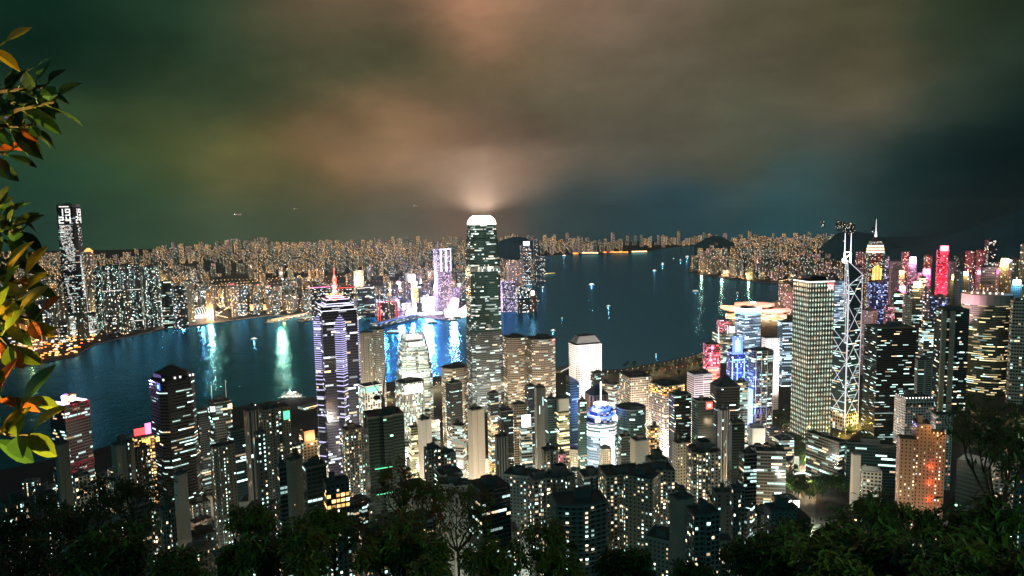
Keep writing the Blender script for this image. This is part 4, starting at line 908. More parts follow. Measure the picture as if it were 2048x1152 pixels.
mb = MB(); mb.box(-a*.5, -a*.3, -b*.5 - .4, -b*.3, h - 12, h - 5, 'g_soft'); mb.box(a*.3, a*.5, -b*.5 - .4, -b*.3, h - 10, h - 5, 'g_warm'); part(e, 'corner_light', mb)
T('dim office tower left of the two-antenna tower', 390, 418, 818, 1040, 18, .8, 'R', 'office_dim')
T('dark slab tower with three dotted columns of white stair lights', 419, 470, 888, 690, 15, .7, 'S', 'stair', core=-.2)
T('dark teal tower with rooftop rails right of the two-antenna tower', 455, 492, 856, 800, 18, .8, 'C', 'teal')
e, P, a, b, h, hd, base = T('grey slab with a violet-lit vertical strip and orange shop lights beneath', 487, 518, 818, 700, 25, .9, 'S', 'fins')
mb = MB(); mb.box(a*.3, a*.42, -b*.42, -b*.4 + .2, h*.05, h*.32, 'g_lav'); part(e, 'light_strip', mb)
e, P, a, b, h, hd, base = T('dark apartment block with a small green screen on its upper corner', 515, 580, 812, 780, 15, .7, 'H', 'apt')
mb = MB(); mb.box(a*.24, a*.46, -b/2 - .6, -b/2 - .1, h - 14, h - 5, 'g_green'); part(e, 'screen', mb)
T('tall narrow grey slab in front of the green-screen block', 508, 532, 862, 540, 20, .8, 'R', 'stair')
T('greenish blank slab joined to a dark gridded tower, standing on the slope', 572, 604, 914, 480, 30, .7, 'S', 'blank')
T('black gridded tower left of the greenish blank slab', 554, 576, 928, 490, 12, .9, 'R', 'teal', ledge=.4)
T('dark glass block right of the greenish blank slab', 604, 652, 926, 510, 14, .8, 'R', 'teal')
e, P, a, b, h, hd, base = T('apartment tower with an orange-lit penthouse block before the star tower', 600, 634, 880, 720, 15, .8, 'R', 'apt_lit')
mb = MB(); mb.box(-a*.36, a*.36, -b*.4, b*.4, h, h + 11, 'brownstone', 'roof'); part(e, 'penthouse', mb); light('POINT', W2(e, (0, -b*.9, h + 4)), 1.6e4, (1, .5, .2), size=.6); light('POINT', W2(e, (a*.6, -b*.6, h + 2)), 1.2e4, (1, .5, .2), size=.6)
T('dark low block with a row of yellow windows on the slope', 646, 698, 958, 450, 10, .7, 'R', 'apt', secs=[(.86, 1, 'apt'), (.95, 1, 'gold'), (1, 1, 'apt')])
T('dark apartment tower before the star tower, right flank', 682, 727, 854, 780, 18, .8, 'H', 'apt_lit')
T('slim stack of white-gold lit floors right of the netted tower', 817, 842, 852, 900, 15, .9, 'R', 'goldgreen')
T('grey blank slab beside the stack of white-gold floors', 835, 863, 836, 860, 32, .8, 'S', 'blankw')
T('dark block with a few white windows below the white ribbed bank', 847, 882, 894, 640, 20, .9, 'H', 'apt')
T('dark stepped block with rooftop sheds, right of the few-windows block', 876, 912, 902, 650, 16, .9, 'S', 'apt_lit')
T('white-lit office stack below the black tower with lit lower floors', 904, 932, 848, 830, -25, .8, 'R', 'office_bright')
T('tall blank beige slab below the claw crown tower', 935, 969, 816, 850, 30, .8, 'S', 'blankw')
T('narrow gold tower right of the blank beige slab', 974, 997, 784, 960, 25, .9, 'R', 'gold', secs=[(.35, 1, 'gold'), (.8, 1, 'shop'), (1, 1, 'office_dim')])
T('black narrow office tower right of the narrow gold tower', 995, 1026, 818, 830, 20, .9, 'R', 'office_dark')
T('dark greenish tower with ribbed top, in front of the black narrow tower', 989, 1016, 870, 650, 15, .9, 'C', 'fins')
T('pale office block with a yellow sign strip left of the ribbed grey slab', 1022, 1052, 806, 900, 15, .8, 'R', 'office_warm')
e, P, a, b, h, hd, base = T('small block carrying a dazzling white tilted billboard', 1038, 1064, 852, 790, 15, .8, 'R', 'office_bright')
mb = MB(); mb.box(-a*.4, a*.4, -b*.4, -b*.36, h, h + 14, 'g_crown'); part(e, 'billboard', mb)
T('black office tower left of the ribbed grey slab', 1049, 1072, 770, 1000, 25, .9, 'R', 'office_dark')
T('ribbed grey slab tower with a dark cap', 1068, 1091, 773, 930, 18, .9, 'R', 'fins', 1.6, 12)
T('teal glass tower right of the ribbed grey slab', 1089, 1113, 796, 900, 22, .9, 'R', 'teal')
T('tower of stacked gold-green lit floors left of the slanted-roof tower', 1110, 1138, 794, 900, 25, .8, 'R', 'goldgreen', secs=[(.9, 1, 'goldgreen'), (1, 1, 'blankw')])
T('dark teal block between the slanted-roof tower and the screen tower', 1155, 1173, 800, 930, 20, 1, 'R', 'teal')
T('narrow block with a magenta-lit flank below the gold-green floors', 1114, 1132, 905, 690, 30, .9, 'R', 'pink')
T('grey apartment tower with balconies left of the magenta flank', 1082, 1116, 896, 650, 18, .9, 'X', 'apt_grey')
T('teal blank box tower right of the screen tower', 1260, 1298, 876, 780, 25, .9, 'R', 'blank')
T('dark block with a white vertical sign right of the screen tower', 1236, 1262, 870, 840, 20, .9, 'R', 'office_dim')
T('gold lit narrow block below the dark drum tower', 1294, 1318, 852, 900, 28, .8, 'R', 'gold')
T('slim grey-beige tower right of the black pyramid-roof tower', 1436, 1460, 818, 850, 28, .9, 'S', 'fins')
T('dark teal blank tower below the black pyramid-roof tower', 1456, 1490, 842, 800, 20, .9, 'R', 'net')
T('pale-edged apartment tower with violet-lit flank and two yellow roof lamps', 1344, 1378, 882, 700, 30, .8, 'R', 'apt_grey')
e, P, a, b, h, hd, base = T('brown cross-plan apartment tower with an open roof crown', 1372, 1442, 896, 640, 20, 1.0, 'X', 'apt_lit', roof='rim', roofm='brown_roof')
T('apartment tower with a pale left edge, left of the balcony tower', 1056, 1102, 952, 520, 22, .8, 'H', 'apt_lit')
T('dark roof-crowned apartment tower between the pale-edged and balcony towers', 1088, 1150, 946, 545, 30, .9, 'X', 'apt', roof='rim')
T('dark tower with curved balconies and a few bright white windows', 1100, 1212, 992, 470, 14, .6, 'B', 'apt', 3.4, 3.3, ledge=1.0, parm='plant')
T('tall slotted apartment tower with a warm-lit stair seam, left of its twin', 1196, 1288, 938, 540, 16, .8, 'H', 'apt_lit', 2.6, 2.9, ledge=.3)
T('tall slotted apartment tower with a warm-lit stair seam, right of its twin', 1284, 1350, 932, 555, 16, .9, 'H', 'apt_lit', 2.6, 2.9, ledge=.3)
T('dark apartment tower with a framed roof behind the slotted twin towers', 1290, 1336, 914, 640, 28, .9, 'X', 'apt', roof='rim')
T('green-grey slab with a blank lit flank and rooftop tank', 1340, 1388, 990, 450, 35, .9, 'S', 'blank')
T('dark apartment tower with warm windows and a deep roof frame', 1372, 1440, 1018, 390, 24, .9, 'S', 'apt_lit', 2.6, 2.9, ledge=.35)
T('slab with two dotted columns of white stair lights, right of the warm dark tower', 1424, 1464, 980, 500, 15, .8, 'R', 'stair', 6, 3)
T('dark block with a roof terrace light right of the dotted columns', 1460, 1490, 972, 480, 18, .9, 'H', 'apt')
T('glass corner tower with white-lit floor edges on the slope', 1478, 1514, 902, 620, 25, .9, 'R', 'office_dim', ledge=.3)
T('long low block of lit flats right of the glass corner tower', 1508, 1572, 898, 700, 12, .5, 'R', 'office_dim')
T('grey apartment tower with few lights rising above the dark leaves', 1528, 1592, 1012, 400, 20, .8, 'H', 'apt_grey', 2.6, 2.9)
T('pale apartment tower cut by the right frame edge', 2018, 2070, 950, 470, 20, .8, 'H', 'apt_grey', 2.6, 2.9, ledge=.3)
T('dark apartment tower at the left frame edge under the leaves', 0, 60, 1000, 420, 20, .8, 'H', 'apt_lit', 2.6, 3)
T('dark slab behind branches, second from the left frame edge', 66, 112, 985, 500, 20, .8, 'X', 'apt')
# --- low buildings in the park on the right
T('long white low office wing with lit window bands by the dark park', 1612, 1692, 872, 900, -40, .25, 'R', 'office', 3, 3.6, name='low_block', cat='low building')
T('long green-lit low office wing with a flat roof by the park', 1690, 1792, 884, 880, 12, .18, 'R', 'teal', 3, 3.6, name='low_block', cat='low building')
T('small square stone tower with a hipped dark roof in the park', 1702, 1722, 906, 760, 20, 1, 'R', 'blankw', 3, 4, 'pyr', name='stone_turret', cat='turret')
e, P, a, b, h, hd, base = T('yellow floodlit villa among the park trees', 1722, 1764, 938, 720, 10, .6, 'R', 'low', 3, 3.4, 'hip', name='villa', cat='house')
light('POINT', W2(e, (0, -16, 6)), 2.5e4, (1, .66, .25), size=.7)
T('pale hotel annexe block behind the white arched-recess block', 1862, 1906, 826, 1080, 25, .7, 'R', 'murray', 3.6, 3.8)
e, P, a, b, h, hd, base = T('low dark market-hall roof with a white floodlit gable, beside the brown tower', 1914, 2000, 922, 760, -20, .6, 'R', 'net', 5, 4, 'hip', name='hall', cat='hall')
light('SPOT', W2(e, (-a*.8, -b*.2, h + 4)), 3e5, (1, .85, .95), W2(e, (-a*.3, 0, h*.4)), 1, 80); light('POINT', W2(e, (-a*.62, -b*.3, 8)), 3e4, (1, .8, .6), size=.8)
T('low block of lit flats below the curved gold tower, right edge', 1984, 2040, 918, 700, 15, .6, 'R', 'low', name='low_block', cat='low building')

# --- far right district: signs and pink light
WC = [('pinkish slab left of the gold-striped tower', 1690, 1713, 540, 2600, 'far_pink', 0), ('tall pink-grey slab behind the gold-striped tower', 1711, 1731, 503, 3000, 'far_pink', 0),
 ('small tower with a glowing peach pointed top', 1710, 1726, 534, 2350, 'pinkwall', 'pyr'), ('slim violet tower right of the gold-striped tower', 1765, 1779, 512, 2700, 'violet', 0),
 ('blank salmon-lit slab right of the slim violet tower', 1779, 1804, 521, 2450, 'pinkwall', 0), ('dotted pink tower with a lit band at its top', 1803, 1820, 503, 2650, 'far_pink', 0),
 ('rose-walled tower with a violet-white lamp on its roof', 1814, 1834, 520, 2250, 'pink', 'g_lav'), ('dark tower under an orange-white square sign', 1798, 1814, 545, 2150, 'far_pink', 'g_orange'),
 ('tower under a cluster of dazzling pink signs', 1834, 1862, 545, 2250, 'pink', 'g_pink'), ('pale-green tower with a lit zigzag frame below the pink signs', 1839, 1852, 552, 2100, 'goldgreen', 0),
 ('dotted warm apartment tower behind the pink signs', 1847, 1865, 511, 2900, 'far', 0), ('red floodlit round-topped tower with a red lamp sign', 1873, 1899, 499, 2500, 'red', 'g_red'),
 ('plain beige slab right of the red floodlit tower', 1897, 1914, 521, 2400, 'pinkwall', 0), ('dark block below an orange oval sign', 1896, 1922, 556, 1950, 'net', 'g_orange'),
 ('far green-lit apartment tower, first right of the plain beige slab', 1909, 1931, 511, 2850, 'far_green', 0), ('far green-lit apartment tower, second right of the plain beige slab', 1931, 1954, 502, 2650, 'far_green', 0),
 ('far green-lit apartment tower, third right of the plain beige slab', 1953, 1973, 500, 2600, 'far_green', 0), ('tallest dark tower on the right skyline with white dotted edges', 1970, 1995, 480, 2500, 'far_office', 0),
 ('apartment tower with a gold-lit roof edge and orange flank, right skyline', 1992, 2020, 524, 2080, 'far', 'g_warm'), ('wide dark apartment tower right of the gold roof edge', 2018, 2046, 518, 2000, 'far_green', 0),
 ('tall dark tower cut by the right frame edge on the skyline', 2041, 2066, 488, 1980, 'far_green', 0), ('pale louvred office block below the green-lit apartment towers', 1955, 1993, 533, 2020, 'louvre', 0),
 ('narrow black tower left of the orange letter sign', 1908, 1927, 542, 1880, 'net', 0), ('block carrying an orange angular letter sign', 1926, 1944, 548, 1920, 'far_dark', 'g_orange'),
 ('pink-lit tower below the orange-white square sign', 1793, 1812, 577, 2000, 'pink', 'g_pink'), ('dark teal office tower below the salmon slab', 1785, 1806, 585, 1850, 'teal', 0),
 ('tower of white slanted window strips below the square sign', 1807, 1825, 588, 1720, 'strip_w', 0), ('dark tower with a bright gold crown lamp beside the slanted strips', 1820, 1846, 570, 1800, 'office_dim', 'g_warm'),
 ('slim pink-dotted tower right of the gold crown lamp', 1844, 1861, 577, 1900, 'far_pink', 0), ('blue-lit low tower left of the broad oval tower', 1860, 1900, 592, 1950, 'blue', 0),
 ('small dark tower with a blue roof sign at the far right', 2018, 2044, 566, 1930, 'far_dark', 'g_cyan'), ('dim block with dotted lights behind the broad oval tower', 1952, 1990, 566, 1990, 'far', 0),
 ('pink-lit low block beneath the violet glass tower', 1768, 1790, 612, 1800, 'pink', 0), ('grey office block left of the twin-finned tower', 1846, 1872, 640, 1620, 'office', 0), ('white-lit low block below the pale slanted strips', 1838, 1868, 655, 1560, 'office_bright', 0)]
for lab, x0, x1, yt, d, mt, rf in WC:
    e, P, a, b, h, hd, base = T(lab, x0, x1, yt, d, rnd.choice((-25, 15, 22, 30)), .85, 'C' if mt == 'red' else 'R', mt, 4, 4, 'pyr' if rf == 'pyr' else 'box')
    if isinstance(rf, str) and rf.startswith('g_'):
        mb = MB(); mb.box(-a*.38, a*.38, -b/2 - 1.5, -b/2 - .3, h - 4, h + a*.42, rf if rf != 'g_lav' else 'g_crown'); part(e, 'sign', mb)
        lc = {'g_pink': (1, .12, .35), 'g_red': (1, .08, .12), 'g_orange': (1, .45, .15), 'g_lav': (.7, .55, 1), 'g_warm': (1, .65, .3), 'g_cyan': (.2, .6, 1)}[rf]
        light('POINT', W2(e, (0, -b*.8, h + a*.1)), 3.2e5, lc, size=4)
e = [o for o in TOWERS if o['label'].startswith('red floodlit')][0]
for k in (-1, 1): light('SPOT', W2(e, (k*70, -150, 60)), 8e6, (1, .06, .14), W2(e, (0, 0, 130)), 4, 60)

# ------------------------------------------------------------------ across the harbour
def far(label, x0, x1, yt, d, mt, rot=15, ratio=.8, pl='R', roof='none', name=None, cat=None, cw=5, fh=5, **k): return T(label, x0, x1, yt, d, rot, ratio, pl, mt, cw, fh, roof, name=name, cat=cat, **k)
def strip(e, P, h, m, f=1.0, th=2.2, name='roof_light'):
    mb = MB(); q = inset(P, 1.02); mb.wall(q, q, h*f - th, h*f + .3, m, capm='roof'); return part(e, name, mb)
for lab, x0, x1, yt, d, rt in (('first dark harbourfront slab right of the clock-display tower', 186, 203, 538, 3080, -20), ('broad dark harbourfront slab crossed by two thin white light lines, left half', 200, 240, 531, 3040, 12),
        ('broad dark harbourfront slab crossed by two thin white light lines, right half', 236, 278, 529, 3020, 12), ('dark harbourfront slab set apart at the right of the white-lined slabs', 279, 317, 533, 3060, 18)):
    e, P, a, b, h, hd, base = far(lab, x0, x1, yt, d, 'far_slab', rt, .45, 'H', 'box', 'apartment_tower', 'apartment tower', 3.6, 4.2)
    if 'white light lines' in lab:
        for f_ in (.14, .62): strip(e, P, h, 'g_soft', f_, 1.8, 'light_line')
far('curved teal office block with a lit round corner by the western shore', 320, 346, 562, 3000, 'office', 0, .9, 'Y', 'box')
far('stepped green-lit office block right of the curved teal block', 343, 373, 574, 2960, 'far_office', 15, .8, 'S', 'box')
far('tower with an orange glowing shell roof right of the clock-display tower', 168, 186, 503, 3900, 'far', 15, .9, 'Y', 'none')
e = TOWERS[-1]; mb = MB(); h = at(177, 503, 3900).z - e.location.z; mb.wall(inset([(14, -14), (14, 14), (-14, 14), (-14, -14)][::-1], 1.2), inset([(14, -14), (14, 14), (-14, 14), (-14, -14)][::-1], .3), h + .1, h + 16, 'g_orange', capm='g_warm'); part(e, 'roof_shell', mb)
# waterfront park: pale lit lawn and path, station with arched ribs, timber-box opera hall
P3 = [sea(a, b, 3.4) for a, b in ((258, 655), (300, 646), (436, 631), (430, 623), (330, 634), (262, 643))]
mb = MB(); mb.face([tuple(p) for p in P3], 'white'); struct(mb.build('path'))
for k in range(10): q = P3[0].lerp(P3[2], k/9); FOOT.append((q.x, q.y, 75)); FOOT.append((q.x + 40, q.y + 90, 50))
for k in range(9):
    p = sea(266 + k*19, 650 - k*2.2, 3.4); e = empty('floodlight_mast', p, 0); tag(e, f'slim floodlight mast by the lit lawn, {("first", "second", "third", "fourth", "fifth", "sixth", "seventh", "eighth", "ninth")[k]} from the left', 'light mast', 'floodlight masts along the western lawn')
    mb = MB(); mb.tube((0, 0, 0), (0, 0, 15), .5, .3, 'steel', 5); part(e, 'pole', mb); mb = MB(); mb.box(-1.6, 1.6, -.8, .8, 15, 16.5, 'g_white'); part(e, 'lamp_head', mb)
    light('POINT', (p.x, p.y + 25, 14), 2.6e5, (1, .93, .96), size=1.5)
c = sea(405, 627, 3); e = empty('station', c, math.atan2(-c.x, c.y) + .25); tag(e, 'low station with arched white ribs glowing green by the lit lawn', 'station'); FOOT.append((c.x, c.y, 120))
w = (at(374, 620, 3000) - at(436, 620, 3000)).length
mb = MB(); n = 12
for i in range(n + 1):
    u = i/n*2 - 1
    for j in range(8):
        t0, t1 = j/8, (j+1)/8; f_ = lambda t_: ((u*w*.5, (t_ - .5)*90, (1 - u*u)*26*math.sin(math.pi*t_)**.6 + 4 if 0 < t_ < 1 else 2))
        mb.tube(f_(t0), f_(t1), 1.1, 1.1, 'g_soft', 4)
part(e, 'roof_rib', mb)
mb = MB()
for i in range(n):
    for j in range(8):
        Q = []
        for di, dj in ((0, 0), (1, 0), (1, 1), (0, 1)):
            u = (i + di)/n*2 - 1; t_ = (j + dj)/8; Q.append((u*w*.5, (t_ - .5)*88, (1 - u*u)*24*(math.sin(math.pi*t_)**.6 if 0 < t_ < 1 else 0) + 2))
        mb.face(Q, 'teal', [(i, j), (i+1, j), (i+1, j+1), (i, j+1)])
part(e, 'roof', mb); light('POINT', W2(e, (0, -60, 22)), 5e4, (.8, 1, .8), size=6)
c = sea(521, 620, 3); e = empty('opera_hall', c, math.atan2(-c.x, c.y) - .1); tag(e, 'boxy hall with a glowing orange front and sagging dark roof by the western shore', 'hall'); FOOT.append((c.x, c.y, 70))
w = (at(498, 610, 3000) - at(543, 610, 3000)).length
mb = MB(); N = 8
for i in range(N):
    x0, x1 = -w/2 + w*i/N, -w/2 + w*(i+1)/N; z0, z1 = 34 - 7*math.sin(math.pi*i/N), 34 - 7*math.sin(math.pi*(i+1)/N)
    mb.face([(x0, -22, 0), (x1, -22, 0), (x1, -22, z1), (x0, -22, z0)], 'brownstone'); mb.face([(x0, -22, z0), (x1, -22, z1), (x1, 40, z1), (x0, 40, z0)], 'roof')
    mb.face([(x1, 40, 0), (x0, 40, 0), (x0, 40, z0), (x1, 40, z1)], 'brownstone')
mb.face([(w/2, -22, 0), (w/2, 40, 0), (w/2, 40, 34), (w/2, -22, 34)], 'brownstone'); mb.face([(-w/2, 40, 0), (-w/2, -22, 0), (-w/2, -22, 34), (-w/2, 40, 34)], 'brownstone'); part(e, 'hall_body', mb)
mb = MB(); mb.face([(-w*.16, -22.5, 3), (w*.16, -22.5, 3), (w*.05, -22.5, 24), (-w*.05, -22.5, 24)], 'g_warm'); part(e, 'lit_entrance', mb)
for k in (-.36, .36): light('SPOT', W2(e, (k*w, -48, 3)), 3.5e5, (1, .5, .22), W2(e, (k*w*.8, -22, 22)), 2, 100)
# ferry piers
def pier(label, pa, pb, wd, m, lamp, hh=7):
    A, B = sea(*pa, 2), sea(*pb, 2); L = (B - A).length; e = empty('ferry_pier', (A + B)/2, math.atan2(B.y - A.y, B.x - A.x)); tag(e, label, 'pier')
    mb = MB(); mb.box(-L/2, L/2, -wd/2, wd/2, -2.5, 0, 'quay'); part(e, 'deck', mb)
    mb = MB(); mb.box(-L*.46, L*.46, -wd*.36, wd*.36, 0, hh, m, 'roof_light'); part(e, 'shed', mb)
    mb = MB(); 
    for yy in (-wd*.36 - .3, wd*.36): mb.box(-L*.46, L*.46, yy, yy + .3, hh - 1.4, hh - .2, lamp)
    part(e, 'eaves_light', mb)
    return e
e = pier('long pier with gold-lit eaves reaching into the harbour, left of the star tower', (537, 645), (612, 629), 40, 'shop', 'g_shore', 9); light('POINT', W2(e, (-60, -30, 8)), 2.5e4, (1, .42, .08), size=6); light('POINT', W2(e, (60, -30, 8)), 2.5e4, (1, .42, .08), size=6)
e = pier('cruise pier with pink-white lights just left of the star tower', (599, 643), (648, 633), 40, 'office_warm', 'g_soft', 12)
e = pier('long blue-lit cruise terminal pier pointing at the white billboard', (744, 656), (832, 634), 46, 'bluewhite', 'g_blue', 16); light('SPOT', W2(e, (0, -40, 40)), 1e6, (.72, .66, 1), W2(e, (0, -150, 0)), 3, 120)  # the spot is added to colour the water beside the pier
pier('small pier under the hilly eastern tip right of the claw crown tower', (1066, 560), (1086, 550), 24, 'shop', 'g_warm')
pier('cross-shaped landing stage with yellow lights on the eastern Kowloon shore', (1086, 548), (1110, 547), 16, 'shop', 'g_yellow', 5)
pier('lit pier tip below the eastern hotels', (1058, 608), (1076, 603), 24, 'shop', 'g_soft', 6)
pier('left ferry pier of the island shore beside the star tower', (601, 822), (640, 812), 34, 'shop', 'g_warm', 8)
pier('right ferry pier of the island shore behind the crane', (742, 800), (774, 788), 30, 'shop', 'g_soft', 8)
pier('white star ferry pier at the tip behind the round-window tower', (1112, 748), (1134, 737), 34, 'low', 'g_soft', 8)
# waterfront rows
for lab, x0, x1, yt, mt, pk in (('teal office slab with a pink roof line, leftmost of three', 616, 660, 573, 'far_office', 'g_pink'), ('teal office slab with a pink roof line, middle of three', 664, 706, 574, 'far_office', 'g_red'), ('teal office slab with a pale pink roof line, rightmost of three', 711, 748, 574, 'office', 'g_soft')):
    e, P, a, b, h, hd, base = far(lab, x0, x1, yt, 2930, mt, 12, .6, 'R'); strip(e, P, h, pk, 1, 2.4)
e, P, a, b, h, hd, base = far('low brown hotel framed by red neon outlines and an arched top', 753, 795, 604, 2830, 'far_pink', 8, .5, 'R', 'none', 'hotel', 'hotel')
mb = MB()
for x in (-.5, -.4, .4, .5): mb.box(a*x - .7, a*x + .7, -b/2 - 1, -b/2 - .2, 0, h - 2, 'g_red')
for k in range(10):
    u0, u1 = -.4 + .08*k, -.32 + .08*k; z0, z1 = h + 3*math.sin(math.pi*k/10), h + 3*math.sin(math.pi*(k+1)/10); mb.tube((a*u0, -b/2 - .6, z0), (a*u1, -b/2 - .6, z1), .8, .8, 'g_red', 4)
part(e, 'neon_outline', mb)
far('gold floodlit hotel slab behind the pink-roofed slabs', 706, 727, 540, 3500, 'far_dense', 10, .5); light('POINT', at(712, 562, 3440), 1.2e6, (1, .85, .55), size=4)
e, P, a, b, h, hd, base = far('slender leaning yellow-banded tower under a dazzling white screen', 824, 838, 562, 2960, 'yellowbar', 10, .9)
mb = MB(); mb.box(-a*.9, a*.15, -b*.6, -b*.4, h, h + 30, 'g_crown'); part(e, 'screen', mb); e.rotation_euler = (0, R(-3), e.rotation_euler.z); light('POINT', W2(e, (-8, -40, h + 14)), 1.2e6, (.85, .75, 1), size=4)
e, P, a, b, h, hd, base = far('tall violet tower with a white-blue V crown behind the waterfront', 866, 901, 497, 2950, 'violet', 25, .9, 'C')
mb = MB()
for x in (-.36, -.3, .02, .08, .4): mb.box(a*x, a*(x + .05), -b/2 - 1.2, -b/2 - .2, h*.66, h - 2, 'g_violet' if x in (-.36, .4) else 'g_white')
mb.box(-a*.4, a*.46, -b/2 - 1.1, -b/2 - .3, h - 4, h, 'g_lav'); part(e, 'crown_light', mb); light('SPOT', W2(e, (0, -110, 10)), 6e6, (.8, .6, 1), W2(e, (0, 0, h*.55)), 4, 70)
c = sea(858, 622, 3); e = empty('billboard', c, math.atan2(-c.x, c.y) + .25); tag(e, 'dazzling violet-white shoreline billboard on a building front', 'billboard')
mb = MB(); mb.box(-30, 30, 2, 30, 0, 62, 'bluewhite', 'roof'); part(e, 'carrier_block', mb); mb = MB(); mb.box(-26, 28, 0, 1.9, 36, 58, 'g_tst'); part(e, 'screen', mb); FOOT.append((c.x, c.y, 40))
light('SPOT', W2(e, (0, -4, 45)), 5e6, (.8, .66, 1), W2(e, (0, -260, 0)), 8, 150); light('POINT', W2(e, (0, -30, 30)), 1.4e6, (.8, .7, 1), size=6)
mb = MB(); r = random.Random(8); c = sea(848, 630, 3.6)
for i in range(14): pass
e = empty('shore_pavilion', sea(846, 631, 3), .2); tag(e, 'low white-lit shore pavilion at the foot of the dazzling billboard', 'pavilion'); mb = MB(); mb.box(-70, 80, -10, 14, 0, 12, 'ship', 'roof_light'); part(e, 'hall_body', mb); mb = MB(); mb.box(-70, 80, -10.6, -10, 6, 12, 'g_tst'); part(e, 'lit_front', mb)
c = sea(912, 632, 3); e = empty('cultural_hall', c, math.atan2(-c.x, c.y) + .1); tag(e, 'windowless pale hall with a swooping roof at the waterfront left of the claw crown tower', 'hall'); FOOT.append((c.x, c.y, 70))
w = (at(890, 620, 2850) - at(934, 620, 2850)).length; mb = MB()
prof = [(-.5, 32), (-.28, 22), (0, 18), (.25, 24), (.5, 40)]
for (a0, z0), (a1, z1) in zip(prof, prof[1:]):
    mb.face([(a0*w, -16, 0), (a1*w, -16, 0), (a1*w, -16, z1), (a0*w, -16, z0)], 'white'); mb.face([(a0*w, -16, z0), (a1*w, -16, z1), (a1*w, 40, z1), (a0*w, 40, z0)], 'white'); mb.face([(a1*w, 40, 0), (a0*w, 40, 0), (a0*w, 40, z0), (a1*w, 40, z1)], 'white')
mb.face([(-w/2, 40, 0), (-w/2, -16, 0), (-w/2, -16, 32), (-w/2, 40, 32)], 'white'); mb.face([(w/2, -16, 0), (w/2, 40, 0), (w/2, 40, 40), (w/2, -16, 40)], 'white'); part(e, 'hall_body', mb)
for k in (-.3, .3): light('SPOT', W2(e, (k*w, -50, 4)), 1.1e6, (1, .66, .5), W2(e, (k*w, -16, 16)), 2, 110)
for lab, x0, x1, yt, d, mt in (('low wide hotel with a blue cap right of the claw crown tower', 1000, 1030, 562, 2960, 'violet'), ('dark blue office slab on the eastern tip', 1030, 1062, 575, 2900, 'far_office'), ('pale hotel with white lamps on the eastern tip', 1056, 1074, 582, 2960, 'far_pink'),
        ('dotted hotel slab right of the claw crown tower, upper row', 1012, 1046, 520, 3600, 'far'), ('dark slab with blue-lit screen on its roof', 1040, 1062, 490, 4100, 'far_office'), ('black dotted tower near the inner bay', 1066, 1078, 480, 4000, 'far_dark'), ('dark block by the inner bay shore', 1076, 1090, 512, 4250, 'far_office')):
    e, P, a, b, h, hd, base = far(lab, x0, x1, yt, d, mt, 15, .7)
    if 'screen' in lab: mb = MB(); mb.box(-a*.35, a*.35, -b/2 - 1, -b/2, h - 2, h + 22, 'g_lav'); part(e, 'screen', mb)
    if 'lamps' in lab: mb = MB(); mb.box(-a*.3, a*.1, -b/2 - 1.5, -b/2 - .2, h - 16, h + 2, 'g_crown'); part(e, 'sign', mb)
# long gold-lit terminal on the far eastern shore and the coast road of the right-hand shore
for k, (x0, x1) in enumerate(((1146, 1156), (1164, 1196), (1204, 1256), (1264, 1294))):
    A, B = sea(x0, 508.5 - k*1.2, 3), sea(x1, 508.5 - k*1.4, 3); L = (B - A).length; e = empty('terminal_shed', (A + B)/2, math.atan2(B.y - A.y, B.x - A.x)); tag(e, f'gold-lit long shed on the far eastern shore, {("first", "second", "third", "fourth")[k]} from the left', 'shed', 'gold-lit sheds on the far shore')
    mb = MB(); mb.box(-L/2, L/2, 0, 40, 0, 16, 'shop', 'roof'); part(e, 'shed_body', mb); mb = MB(); mb.box(-L/2, L/2, -1.5, -.1, 4, 14, 'g_warm' if k % 2 else 'g_shore'); part(e, 'lit_front', mb)
def road(name, pix, z, wd, lampc=None, pw=6e4, step=3):
    P_ = [sea(a, b, z) for a, b in pix]; mb = MB()
    for A, B in zip(P_, P_[1:]):
        n_ = Vector((-(B - A).y, (B - A).x, 0)).normalized()*wd/2; mb.face([tuple(A - n_), tuple(B - n_), tuple(B + n_), tuple(A + n_)], 'asphalt')
    struct(mb.build(name)); return P_
CR = [(1420, 521), (1396, 531), (1386, 540), (1400, 546), (1440, 552), (1490, 558), (1540, 563), (1590, 568)]
CP_ = road('road', CR, 8, 30)
def lamp_row(P_, n, h, m, label, group, light_every=3, pw=1.5e5, col=(1, .6, .25), sz=2.0):
    L = [0]
    for A, B in zip(P_, P_[1:]): L.append(L[-1] + (B - A).length)
    first = None
    for i in range(n):
        s_ = L[-1]*(i + .5)/n; k = max(j for j in range(len(P_) - 1) if L[j] <= s_); p = P_[k].lerp(P_[k+1], (s_ - L[k])/(L[k+1] - L[k]))
        if first is None:
            e = empty('street_lamp', p, 0); mb = MB(); mb.tube((0, 0, 0), (0, 0, h), .25*sz, .18*sz, 'steel', 5); mb.tube((0, 0, h), (1.4*sz, 0, h + .4), .15*sz, .12*sz, 'steel', 4); part(e, 'pole', mb)
            mb = MB(); mb.box(sz*.6, sz*1.8, -.45*sz, .45*sz, h - .1*sz, h + .5*sz, m); part(e, 'lamp_head', mb); first = e
        else:
            e = first.copy(); COL.objects.link(e); e.location = p
            for c_ in first.children: q = c_.copy(); COL.objects.link(q); q.parent = e
        tag(e, label, 'street lamp', group)
        if i % light_every == 0: light('POINT', p + Vector((0, 0, h - 1.5)), pw, col, size=1.0)
lamp_row(CP_, 34, 12, 'g_warm', 'warm street lamp on the curving coast road of the right-hand shore', 'lamps along the curving coast road', 4, 3e5)
